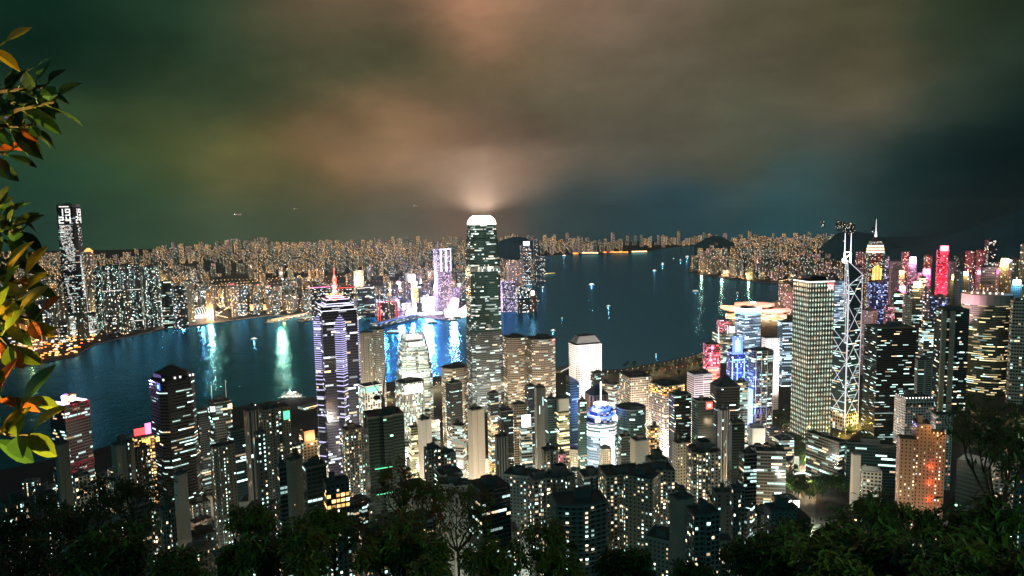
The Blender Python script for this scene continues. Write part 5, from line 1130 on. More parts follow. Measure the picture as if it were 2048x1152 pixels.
# ------------------------------------------------------------------ generated districts
ANCH = [(20, 'leafy frame edge'), (150, 'clock-display tower'), (240, 'white-lined harbourfront slabs'), (345, 'curved teal block'), (430, 'arched-rib station'), (520, 'orange boxy hall'), (590, 'gold-lit pier'), (668, 'red spire'), (730, 'pink-roofed slabs'),
        (775, 'red neon hotel'), (830, 'leaning yellow tower'), (883, 'violet V-crown tower'), (960, 'claw crown tower'), (1030, 'eastern tip hotels'), (1080, 'inner bay'), (1200, 'gold-lit sheds'), (1400, 'curving coast road'), (1500, 'winged hall'), (1630, 'lit-cross tower'), (1700, 'twin masts'), (1780, 'gold-striped tower'), (1880, 'red floodlit tower'), (1970, 'broad oval tower'), (2040, 'right frame edge')]
NEAR_ANCH = [(10, 'left frame edge'), (140, 'red-framed tower'), (245, 'stair-window slab'), (345, 'low-pyramid dark tower'), (440, 'two-antenna tower'), (545, 'green-screen block'), (615, 'orange penthouse'), (670, 'violet star tower'), (765, 'netted tower'), (826, 'notched white tower'), (905, 'brown-topped octagonal tower'),
             (960, 'claw crown tower'), (1030, 'tilted billboard'), (1080, 'ribbed grey slab'), (1145, 'slanted-roof tower'), (1200, 'pink light rod'), (1265, 'dark drum tower'), (1330, 'pink grid block'), (1400, 'red-sign black tower'), (1450, 'black pyramid roof'), (1520, 'cross-braced headquarters'), (1630, 'lit-cross tower')]
ORD = ['first', 'second', 'third', 'fourth', 'fifth', 'sixth', 'seventh', 'eighth', 'ninth', 'tenth'] + [f'{k}th' for k in range(11, 90)]
PEND = {}
def pend(e, desc, rel, px, anch):
    a_ = min(anch, key=lambda q: abs(q[0] - px))[1]; PEND.setdefault((desc, rel, a_), []).append((px, e))
def settle():
    for (desc, rel, a_), L in PEND.items():
        L.sort(key=lambda q: q[0])
        for i, (_, e) in enumerate(L): e['label'] = f'{desc} {rel} the {a_}, {ORD[min(i, 85)]} from left' if len(L) > 1 else f'{desc} {rel} the {a_}'
SKYL = [(-100, 500), (0, 500), (120, 505), (200, 500), (255, 490), (300, 490), (330, 486), (375, 474), (440, 470), (530, 470), (548, 482), (600, 484), (640, 478), (700, 468), (735, 465), (800, 468), (840, 465), (870, 472), (905, 457), (935, 462), (1000, 455), (1060, 448), (1150, 446), (1240, 450), (1250, 468), (1278, 468), (1282, 457), (1400, 455), (1420, 462), (1440, 455), (1560, 455), (1580, 458), (1660, 466), (1690, 474), (1800, 480)]
def clear(x, y, r): return all((x - a)**2 + (y - b)**2 > (r + c)**2 for a, b, c in FOOT)
def frow(mb, w, dp, h, m, rz=0, ox=0, oy=0, oz=0, cw=5.0, fh=5.0, roofm='roof'):
    k, s_ = math.cos(rz), math.sin(rz); P_ = [(ox + x*k - y*s_, oy + x*s_ + y*k) for x, y in rect(w, dp)]
    mb.wall(P_, P_, oz, oz + h, m, cw, fh, capm=roofm)
r = random.Random(21); MASS = MB(); nk = 0; GL = MB()
FM = ['far', 'far', 'far', 'far_green', 'far_green', 'far_dense', 'far_dark', 'far_office', 'far_pink']
DS2 = {'far': 'warm-dotted flats block', 'far_green': 'green-white dotted flats block', 'far_dense': 'densely lit amber flats block', 'far_dark': 'dim dark block', 'far_office': 'pale-blue lit office block', 'far_pink': 'pinkish lit block'}
d = 2870.0
while d < 9300:
    px = -70.0
    stepm = 62 if d < 4000 else 80 if d < 6000 else 95
    while px < 1700:
        v = at(px, 500, d); px += stepm*r.uniform(.8, 1.25)/d*F*(1/(math.cos(math.atan((px - 1024)/F))**2))
        x, y = v.x + r.uniform(-15, 15), v.y + r.uniform(-20, 20)
        q = topix((x, y, 3))
        onK = inside(KP, x, y); onN = inside(NP, x, y) and q[0] > 1385
        if not (onK or onN) : continue
        if not all(inside(KP if onK else NP, x + ax, y + ay) for ax, ay in ((30, -25), (-30, -25), (0, 25))): continue
        sk = interp(SKYL, q[0])
        hmax = at(q[0], sk, math.hypot(x, y)).z - 3
        tq = max(0, min(1, (d - 2800)/6000))
        cl_ = math.sin(x*.0021 + 1.3)*math.sin(y*.0017 + .4) + .5*math.sin(x*.0007 + y*.0012)
        if onK:
            if cl_ < -.5 and r.random() < .85: continue
            h = r.uniform(22, 75) + max(0, cl_)*r.uniform(20, 70) + tq*r.uniform(0, 110)
            if q[0] < 560 and d < 3900: h *= 1.15
            if 750 < q[0] < 940 and d < 3300: h *= .8
        else:
            h = r.uniform(40, 110) + tq*r.uniform(0, 60)
            if d < 4600 and q[0] < 1560: h = r.uniform(35, 85)
        h = min(h, hmax*r.uniform(.86, 1.0))
        if h < 10: continue
        w = r.uniform(18, 34)*(1 + .5*tq); dp = r.uniform(16, 30)
        if not clear(x, y, w*.5): continue
        if onN: mt = r.choice(['far_pink', 'far', 'far', 'far_dark', 'far_green'])
        elif 690 < q[0] < 1090 and d < 3700: mt = r.choice(['far_pink', 'far_pink', 'far_office', 'far', 'violet', 'far_dark', 'far_office'])
        elif q[0] < 420 and d < 5200: mt = r.choice(['far_green', 'far_green', 'far_dark', 'far_green', 'far', 'far_office'])
        else: mt = r.choice(FM)
        if d > 5500: mt = r.choice(['far', 'far_dense', 'far', 'far_dense', 'far_green', 'far_pink'])
        z0 = 3 if onK else 4
        if onN and d > 4800 and q[0] > 1560: z0 += min(60, (q[0] - 1560)*.4); h = max(15, h - (z0 - 4))
        rz = math.atan2(-x, y) + r.choice((-.4, .2, .35, .6))
        if nk < 265 and d < 4300 and r.random() < .8:
            nk += 1
            e = empty('city_block', (x, y, z0 - .5), rz); mb = MB(); frow(mb, w, dp, h, mt); part(e, 'wall', mb)
            mb = MB(); mb.box(-w*.25, w*.2, -dp*.2, dp*.25, h + .01, h + r.uniform(3, 7), 'plant', 'roof'); part(e, 'plant_room', mb)
            if r.random() < .2:
                sm = r.choice(['g_white', 'g_soft', 'g_warm', 'g_red', 'g_cyan', 'g_lav', 'g_soft'] if not (q[0] < 420) else ['g_soft', 'g_warm'])
                mb = MB(); mb.box(-w*.4, w*.3*r.random(), -dp/2 - .8, -dp/2 - .1, h - 5, h + r.uniform(-2, 4), sm); part(e, 'sign', mb)
            tag(e, None, 'city block', 'flats and offices across the harbour')
            pend(e, DS2.get(mt, 'violet-lit block'), ('at the shore by' if d < 3150 else 'inland by' if d < 3500 else 'far inland by'), q[0], ANCH)
        else: frow(MASS, w, dp, h, mt, rz, x, y, z0 - .5)
        if r.random() < .5 and d < 7000:
            gx, gy = x + r.uniform(-45, 45), y + r.uniform(-45, 45)
            if inside(KP if onK else NP, gx, gy): sz = r.uniform(1.2, 3.0)*(1 + d/9000); GL.box(gx - sz, gx + sz, gy - sz*.5, gy + sz*.5, z0 + 7, z0 + 7 + sz*1.2, r.choice(['g_warm', 'g_warm', 'g_soft', 'g_orange', 'g_soft']))
    d += 58 if d < 3600 else 80 if d < 5000 else 130 if d < 7000 else 190
for k in range(26):
    while True:
        px, dd = r.uniform(0, 1090) if k < 20 else r.uniform(1400, 1650), r.uniform(2950, 5600); v = at(px, 500, dd)
        if inside(KP if k < 20 else NP, v.x, v.y): break
    an = r.uniform(0, 3.14); hx, hy = math.cos(an), math.sin(an); m_ = r.choice(['g_orange', 'g_warm', 'g_soft', 'g_warm'])
    for i in range(70):
        x, y = v.x + hx*(i - 35)*24, v.y + hy*(i - 35)*24
        if inside(KP if k < 20 else NP, x, y) and r.random() < .9: sz = r.uniform(1.5, 2.6); GL.box(x - sz, x + sz, y - 1, y + 1, 12, 12 + sz, m_)
o = MASS.build('distant_city'); tag(o, 'mass of dotted flats and offices filling the far shore to the horizon', 'city', None, 'stuff')
o = GL.build('distant_street_lamps'); tag(o, 'scattered warm street lamps among the far shore blocks', 'street lamps', None, 'stuff')
# estates on the eastern hill
for k, (x0, x1, yt) in enumerate(((1671, 1684, 441), (1684, 1697, 444), (1697, 1711, 446), (1641, 1650, 443), (1742, 1749, 455), (1682, 1690, 480))):
    T(f'dotted estate tower high on the dark eastern hill, {ORD[k]} listed from the middle ridge' if False else ['flat-topped dotted estate block on the dark eastern hill, left of three', 'flat-topped dotted estate block on the dark eastern hill, middle of three', 'flat-topped dotted estate block on the dark eastern hill, right of three', 'small faint estate block on the left shoulder of the eastern hill', 'small faint estate block right of the twin masts on the hill', 'small reddish block low on the eastern hill slope'][k],
      x0, x1, yt, 5500, 15, .6, 'R', 'far', 5, 5, 'none')
    e = TOWERS[-1]; zt = at((x0 + x1)/2, yt, 5500).z; hh = 75 if k < 3 else 40
    e.location.z = zt - hh
    for c_ in list(e.children): bpy.data.objects.remove(c_)
    mb = MB(); frow(mb, (at(x0, yt, 5500) - at(x1, yt, 5500)).length*.9, 20, hh, 'far_dark'); part(e, 'wall', mb); mb = MB(); frow(mb, 8, 8, 5, 'plant', 0, 0, 0, hh + .02); part(e, 'plant_room', mb)
# low town between the near towers
CAPY = [(-50, 960), (60, 960), (130, 960), (200, 985), (300, 985), (420, 1000), (520, 980), (620, 965), (700, 955), (760, 960), (830, 925), (900, 905), (1000, 905), (1060, 905), (1130, 905), (1180, 945), (1250, 920), (1340, 935), (1420, 960), (1480, 950), (1560, 990)]
CAPF = [(-50, 960), (150, 930), (300, 915), (420, 850), (480, 840), (560, 835), (640, 845), (720, 845), (800, 850), (870, 812), (930, 815), (1000, 800), (1120, 815), (1230, 800), (1330, 800), (1400, 780), (1480, 770), (1560, 740), (1590, 730)]
r = random.Random(5); nn = 0
d = 470.0
while d < 1290:
    b0 = -37.0
    while b0 < 22.5:
        b0 += math.degrees(r.uniform(30, 48)/d)
        dd = d + r.uniform(-10, 10); x, y = dd*math.sin(R(b0)), dd*math.cos(R(b0)); g = ground(x, y); q = topix((x, y, g))
        if dd > coast(b0) - 45 and b0 < 18: continue
        if q[0] < -30 or q[0] > 1580: continue
        w, dp = r.uniform(15, 24), r.uniform(14, 22)
        if not clear(x, y, w*.55): continue
        cap = interp(CAPY if d < 880 else CAPF, q[0]) + r.uniform(0, 60 if d < 880 else 30)
        h = min(at(q[0], cap, dd).z - g, r.uniform(50, 120) if d < 880 else r.uniform(18, 70))
        if h < 9 or nn >= 285: continue
        mt = r.choice(['apt', 'apt', 'apt_lit', 'apt_grey', 'blank', 'office_dim', 'apt_beige', 'teal'] if d < 880 else ['office', 'office_warm', 'low', 'office_dim', 'office_bright', 'shop', 'apt_lit', 'apt_beige', 'blankw'])
        e = empty('town_block', (x, y, g - 2), math.atan2(-x, y) + r.choice((-.35, .2, .3, .45))); mb = MB(); P_ = plan(r.choice(['H', 'R', 'S', 'X', 'R']) if d < 880 else r.choice(['R', 'R', 'S', 'C']), w, dp)
        mb.wall(P_, P_, 0, h + 2, mt, 2.9, 3.1, capm=r.choice(['roof', 'roof', 'roof_light'])); part(e, 'wall', mb)
        pb = MB(); pb.box(-w*.2, w*.15, -dp*.2, dp*.2, h + 2.02, h + r.uniform(4.5, 8), 'plant', 'roof'); part(e, 'plant_room', pb)
        if r.random() < .5:
            pb = MB(); q0 = inset(P_, 1.01); q1 = inset(P_, .95); pb.wall(q0, q0, h + 1, h + 3.1, 'concrete'); pb.wall(q1[::-1], q1[::-1], h + 2, h + 3.1, 'concrete'); part(e, 'parapet', pb)
        tag(e, None, 'town block', 'lower blocks between the near towers'); FOOT.append((x, y, w*.5)); nn += 1
        kd = {'apt': 'dark flats block', 'apt_lit': 'many-windowed flats block', 'apt_grey': 'grey flats block', 'blank': 'blank grey-walled block', 'office_dim': 'dim office block', 'apt_beige': 'beige flats block', 'teal': 'dark teal block', 'office': 'white-lit office block', 'office_warm': 'warm-lit office block', 'low': 'low pale block', 'office_bright': 'bright white office block', 'shop': 'gold-lit shop block', 'blankw': 'blank pale-walled block'}[mt]
        pend(e, kd, 'on the slope below' if d < 660 else 'downhill of' if d < 880 else 'at street level by', q[0], NEAR_ANCH)
    d += 46 if d < 880 else 46
P_ = [sea(a, b, 5) for a, b in ((1150, 752), (1235, 749), (1325, 734), (1395, 717), (1424, 700))]
lamp_row(P_, 30, 9, 'g_warm', 'small warm promenade lamp along the island waterfront right of the round-window tower', 'lamps along the island waterfront', 4, 2e4, (1, .7, .4), 1.0)
P_ = [sea(a, b, 5) for a, b in ((1235, 762), (1300, 752), (1370, 740), (1410, 730), (1500, 716), (1560, 706))]
lamp_row(P_, 30, 11, 'g_shore', 'orange street lamp on the waterfront road behind the pink grid block', 'orange lamps on the waterfront road', 3, 2.5e4, (1, .5, .2), 1.0)
P_ = [sea(a, b, 5) for a, b in ((770, 800), (860, 790), (880, 772), (930, 768), (1000, 766), (1110, 764))]
lamp_row(P_, 30, 11, 'g_warm', 'warm street lamp on the waterfront road behind the notched white tower', 'lamps on the road behind the notched white tower', 3, 7e4, (1, .7, .4), 1.0)
GL = MB(); r = random.Random(31); k = 0
while k < 420:
    b0 = r.uniform(-27, 30); d = r.uniform(620, 2600) if b0 > 17 else r.uniform(620, 1700); x, y = d*math.sin(R(b0)), d*math.cos(R(b0)); k += 1
    if (b0 < 18 and d > coast(b0) - 12) or not clear(x, y, 2): continue
    sz = r.uniform(.5, 1.1); g = ground(x, y); GL.box(x - sz, x + sz, y - sz*.5, y + sz*.5, g + 5, g + 5 + sz*1.3, r.choice(['g_warm', 'g_warm', 'g_soft', 'g_white', 'g_orange']))
k = 0
while k < 520:
    px, py = r.uniform(-30, 200), r.uniform(600, 725); p = sea(px, py, 3); k += 1
    if inside(KP, p.x, p.y): sz = r.uniform(1.5, 3.2); GL.box(p.x - sz*1.6, p.x + sz*1.6, p.y - sz*.5, p.y + sz*.5, 9, 9 + sz*1.2, r.choice(['g_shore', 'g_orange', 'g_orange', 'g_warm', 'g_soft']))
o = GL.build('street_lamps'); tag(o, 'scattered street lamps in the lanes and on the western road deck', 'street lamps', None, 'stuff')
for px, py in ((40, 640), (80, 620), (100, 660), (60, 690), (20, 610)): p = sea(px, py, 3); light('POINT', (p.x, p.y, 26), 3e5, (1, .42, .12), size=2)
# street light of the central district: lamps over the lit streets
r = random.Random(11); k = 0
while k < 160:
    b0 = r.uniform(-30, 24); d = r.uniform(640, 1330) if k < 100 else r.uniform(460, 860); x, y = d*math.sin(R(b0)), d*math.cos(R(b0))
    if b0 < 18 and d > coast(b0) - 15: continue
    if not clear(x, y, 3): continue
    q = topix((x, y, 5)); k += 1
    c_ = r.choice([(1, .72, .42), (1, .86, .66), (.95, 1, .9), (1, .6, .28)])
    wgt = (1.0 if q[0] > 700 else .35)*(1 if k <= 100 else .3)
    light('POINT', (x, y, ground(x, y) + 13), 1.9e5*wgt*(.75 if d < 850 else 1), c_, size=.9)
for k in range(46):
    while True:
        px, d = r.uniform(0, 1090), r.uniform(2880, 5200); v = at(px, 500, d)
        if inside(KP, v.x, v.y): break
    light('POINT', (v.x, v.y, 30), 1.0e6, r.choice([(1, .48, .18), (1, .6, .3), (1, .72, .5)]) if px < 700 else r.choice([(1, .6, .5), (.9, .7, 1), (1, .7, .6)]), size=2)
for k in range(16):
    px, d = r.uniform(1400, 1680), r.uniform(3300, 5600); v = at(px, 500, d)
    if inside(NP, v.x, v.y): light('POINT', (v.x, v.y, 28), 9e5, r.choice([(1, .55, .35), (1, .5, .6), (1, .7, .5)]), size=2)
settle()

for px, py, pw, cc in ((800, 600, 3e6, (.55, .45, 1)), (850, 575, 3.5e6, (.8, .5, 1)), (905, 590, 3e6, (1, .6, .85)), (880, 545, 3e6, (.6, .5, 1)), (1020, 580, 2.5e6, (.8, .55, 1)), (760, 575, 2e6, (.5, .7, 1)), (640, 600, 2e6, (.6, .9, .8)), (560, 600, 1.6e6, (1, .6, .25))):
    p = at(px, py, 2990); light('POINT', p, pw*.7, cc, size=9)  # lights without fixtures, added for coloured haze glow and tinted fronts
# ------------------------------------------------------------------ boats and aircraft
princ('hull', (.55, .55, .55), .5); princ('hull_dark', (.06, .1, .08), .5)
def ferry(label, px, py, L, ang, lampm='g_soft', hullm='hull', big=False):
    p = sea(px, py, 0); e = empty('ferry_boat', p, R(ang)); tag(e, label, 'boat'); B = L*.26
    mb = MB(); n = 10; top = []; bot = []
    for i in range(n + 1):
        u = i/n*2 - 1; hw = B/2*(1 - abs(u)**3.2*.85); top.append((u*L/2, hw)); bot.append((u*L/2*.94, hw*.8))
    for sg in (-1, 1):
        for i in range(n):
            Q = [(bot[i][0], sg*bot[i][1], -.6), (bot[i+1][0], sg*bot[i+1][1], -.6), (top[i+1][0], sg*top[i+1][1], L*.07), (top[i][0], sg*top[i][1], L*.07)]
            mb.face(Q if sg < 0 else Q[::-1], hullm)
    for i in range(n): mb.face([(top[i][0], -top[i][1], L*.07), (top[i+1][0], -top[i+1][1], L*.07), (top[i+1][0], top[i+1][1], L*.07), (top[i][0], top[i][1], L*.07)], 'white')
    part(e, 'hull', mb)
    mb = MB(); mb.box(-L*.36, L*.34, -B*.4, B*.4, L*.07, L*.15, 'ship', 'white'); mb.box(-L*.26, L*.24, -B*.34, B*.34, L*.15, L*.21, 'ship', 'white'); part(e, 'cabin', mb)
    mb = MB(); mb.box(L*.06, L*.18, -B*.22, B*.22, L*.21, L*.26, 'white'); part(e, 'wheelhouse', mb)
    mb = MB(); mb.tube((-L*.06, 0, L*.21), (-L*.06, 0, L*.36), L*.012, L*.006, 'white', 5); part(e, 'mast', mb)
    mb = MB(); mb.tube((-L*.16, 0, L*.21), (-L*.16, 0, L*.28), L*.03, L*.026, hullm, 8); part(e, 'funnel', mb)
    mb = MB(); mb.box(-L*.37, L*.35, -B*.42, -B*.4, L*.125, L*.15, lampm); mb.box(-L*.37, L*.35, B*.4, B*.42, L*.125, L*.15, lampm); part(e, 'deck_light', mb)
    light('POINT', p + Vector((0, 0, L*.33)), 9e3*(L/30)**2, (1, .93, .85) if lampm != 'g_cyan' else (.3, .8, 1), size=.8)
BO = [('white ferry crossing mid-harbour, right of the claw crown tower', 1183, 570, 40, 20, 'g_white'), ('orange-lit boat near the eastern tip of the far shore', 1085, 577, 46, 80, 'g_orange'), ('small ferry trailing a wake in mid-harbour', 1217, 613, 26, 35, 'g_soft'), ('small boat with a wake above the round-window tower', 1106, 662, 24, 40, 'g_soft'),
      ('pair-decked white ship far up the channel', 1325, 530, 60, 70, 'g_white'), ('small lit boat below the pair-decked ship', 1309, 542, 34, 15, 'g_soft'), ('far white ship near the curving coast road', 1374, 515, 70, 60, 'g_white'), ('tiny lit boat left of the far white ship', 1347, 518, 36, 90, 'g_soft'), ('tiny boat below and left of the far white ship', 1361, 521, 36, 90, 'g_soft'),
      ('small boat off the curving coast road', 1391, 583, 36, 0, 'g_soft'), ('lit boat by the inner bay shore', 1128, 512, 50, 10, 'g_white'), ('yellow-lit boat in the pink reflection', 1475, 587, 34, 80, 'g_yellow'), ('cyan-lit ferry beside the blue pier', 785, 666, 50, 5, 'g_cyan'),
      ('large docked ferry by the green-screen block', 584, 798, 62, 4, 'g_soft'), ('small dark launch left of the star tower', 508, 679, 26, 20, 'g_soft'), ('small boat with one lamp in the left water', 397, 655, 16, 70, 'g_white'), ('dark barge below the white shore pavilion', 863, 646, 44, 8, 'g_soft'), ('small launch right of the dark barge', 904, 641, 40, 12, 'g_soft'), ('tiny launch low in mid-harbour', 1124, 637, 14, 60, 'g_soft'), ('tiny launch near the island waterfront', 1312, 710, 14, 80, 'g_soft')]
for bo in BO: ferry(*bo, hullm='hull_dark' if 'dark' in bo[0] else 'hull')
def plane(label, px, py, d, rz):
    p = at(px, py, d); e = empty('aircraft', p, R(rz)); tag(e, label, 'aircraft'); e.rotation_euler = (0, R(-6), R(rz))
    mb = MB(); pr = [(-18, .2), (-15, 1.2), (-8, 2), (10, 2), (15, 1.6), (18, .3)]
    for (a, r0), (b_, r1) in zip(pr, pr[1:]): mb.tube((a, 0, 0), (b_, 0, 0), r0, r1, 'white', 8, False)
    part(e, 'fuselage', mb)
    for sg in (-1, 1):
        mb = MB(); Q = [(4, sg*1.5, -.6), (-2, sg*1.5, -.6), (-7, sg*17, .6), (-4.5, sg*17, .6)]; mb.face(Q, 'white'); mb.face([(a, b_, c_ - .5) for a, b_, c_ in Q][::-1], 'white'); part(e, 'wing', mb)
        mb = MB(); mb.box(-7, -4, sg*17 - .8, sg*17 + .8, 0, 1.4, 'g_red' if sg > 0 else 'g_white'); part(e, 'wing_light', mb)
    mb = MB(); Q = [(-12, -.2, 1.5), (-17, -.2, 1.5), (-18.5, -.2, 7), (-16, -.2, 7)]; mb.face(Q, 'white'); mb.face([(a, .2, c_) for a, b_, c_ in Q][::-1], 'white'); mb.box(-17, -14, -6, 6, 1, 1.4, 'white'); part(e, 'tail_fin', mb)
    mb = MB(); mb.box(16, 19, -1, 1, -1.6, .2, 'g_crown'); part(e, 'landing_light', mb)
plane('small white aircraft in the sky left of the star tower spire', 476, 429, 4200, 200); plane('faint aircraft above the pink-roofed slabs', 593, 418, 6000, 190); plane('faint aircraft left of the glowing claw crown', 832, 412, 6000, 185)
# ------------------------------------------------------------------ roads with lamps and cars
R1 = road('road', [(1560, 880), (1582, 862), (1600, 846), (1640, 836), (1700, 826), (1760, 815)], 13, 22)
R2 = road('road', [(1645, 900), (1690, 872), (1720, 852), (1742, 838), (1770, 828)], 14.2, 20)
lamp_row(R1, 12, 11, 'g_warm', 'orange street lamp on the road at the foot of the lit-cross tower', 'lamps at the foot of the lit-cross tower', 2, 2.6e4, (1, .5, .18), 1.0)
lamp_row(R2, 10, 11, 'g_yellow', 'yellow street lamp on the bright road beside the prism tower', 'lamps on the bright road by the prism tower', 1, 4.5e4, (1, .62, .12), 1.0)
princ('car_paint', (.25, .25, .26), .3); princ('car_glass', (.02, .02, .025), .1); princ('tyre', (.02, .02, .02), .9)
c0 = None
for k in range(26):
    P_ = R1 if k % 2 else R2; i = r.randrange(len(P_) - 1); p = P_[i].lerp(P_[i+1], r.random()); dr = (P_[i+1] - P_[i]).normalized(); nn_ = Vector((-dr.y, dr.x, 0)); p = p + nn_*r.choice((-6, -2.5, 2.5, 6))
    if c0 is None:
        e = empty('parked_car', p, 0); mb = MB(); mb.box(-2.2, 2.2, -.9, .9, .35, .95, 'car_paint'); part(e, 'body', mb)
        mb = MB(); q = [(-1.3, -.82), (1.0, -.82), (1.0, .82), (-1.3, .82)]; mb.wall(q, [(-.9, -.7), (.5, -.7), (.5, .7), (-.9, .7)], .95, 1.5, 'car_glass', capm='car_paint'); part(e, 'cabin', mb)
        for x in (-1.4, 1.4):
            for y in (-.85, .85): mb = MB(); mb.tube((x, y - .1, .35), (x, y + .1, .35), .35, .35, 'tyre', 10); part(e, 'wheel', mb)
        for y in (-.6, .6): mb = MB(); mb.box(2.2, 2.3, y - .25, y + .25, .55, .85, 'g_white'); part(e, 'headlight', mb); mb = MB(); mb.box(-2.3, -2.2, y - .25, y + .25, .6, .85, 'g_red'); part(e, 'tail_light', mb)
        c0 = e
    else:
        e = c0.copy(); COL.objects.link(e)
        for c_ in c0.children: q = c_.copy(); COL.objects.link(q); q.parent = e
    e.location = p + Vector((0, 0, .01)); e.rotation_euler = (0, 0, math.atan2(dr.y, dr.x) + (math.pi if k % 4 > 1 else 0)); tag(e, 'small grey car on the lamp-lit roads below the prism tower', 'car', 'cars on the roads below the prism tower')
# ------------------------------------------------------------------ vegetation
def leafmat(name, col, tr=.35):
    m = bpy.data.materials.new(name); m.use_nodes = True; t = NT(m.node_tree); b = t.n['Principled BSDF']
    n = t.noise(t.node('ShaderNodeTexCoord').outputs['Object'], 9.0, 3)
    k = t.scale(tuple(col), t.m('MULTIPLY_ADD', n, 1.1, .45)); t.put(b.inputs['Base Color'], k); b.inputs['Roughness'].default_value = .42; b.inputs['Specular IOR Level'].default_value = .35
    tl = t.node('ShaderNodeBsdfTranslucent'); t.put(tl.inputs[0], k); ms = t.node('ShaderNodeMixShader'); ms.inputs[0].default_value = tr
    t.l.new(b.outputs[0], ms.inputs[1]); t.l.new(tl.outputs[0], ms.inputs[2]); t.l.new(ms.outputs[0], t.n['Material Output'].inputs[0]); MATS[name] = m
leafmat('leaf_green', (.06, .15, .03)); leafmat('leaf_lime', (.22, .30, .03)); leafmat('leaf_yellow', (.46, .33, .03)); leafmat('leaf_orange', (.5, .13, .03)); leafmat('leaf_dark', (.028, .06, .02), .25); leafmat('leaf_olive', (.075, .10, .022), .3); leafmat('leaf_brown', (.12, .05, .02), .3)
princ('bark', (.10, .075, .05), .9, noise=.4, nscale=6); princ('bark_dark', (.05, .042, .03), .9, noise=.4, nscale=3)
def leaf(mb, p, ax, up, L, Wd, m, bend=.25, nseg=5):
    ax = ax.normalized(); sd = ax.cross(up); sd = sd.normalized() if sd.length > 1e-4 else ax.orthogonal().normalized(); nm = sd.cross(ax)
    wprof = [.12, .55, .9, 1.0, .72, .06] if nseg == 5 else [.15, 1.0, .08]
    mid = []; l = []; rr_ = []
    for i in range(nseg + 1):
        u = i/nseg; c_ = p + ax*(L*u) - nm*(bend*L*u*u); w = Wd*.5*wprof[i]
        mid.append(c_); l.append(c_ + sd*w + nm*w*.32); rr_.append(c_ - sd*w + nm*w*.32)
    for i in range(nseg): mb.face([mid[i], mid[i+1], l[i+1], l[i]], m); mb.face([mid[i+1], mid[i], rr_[i], rr_[i+1]], m)
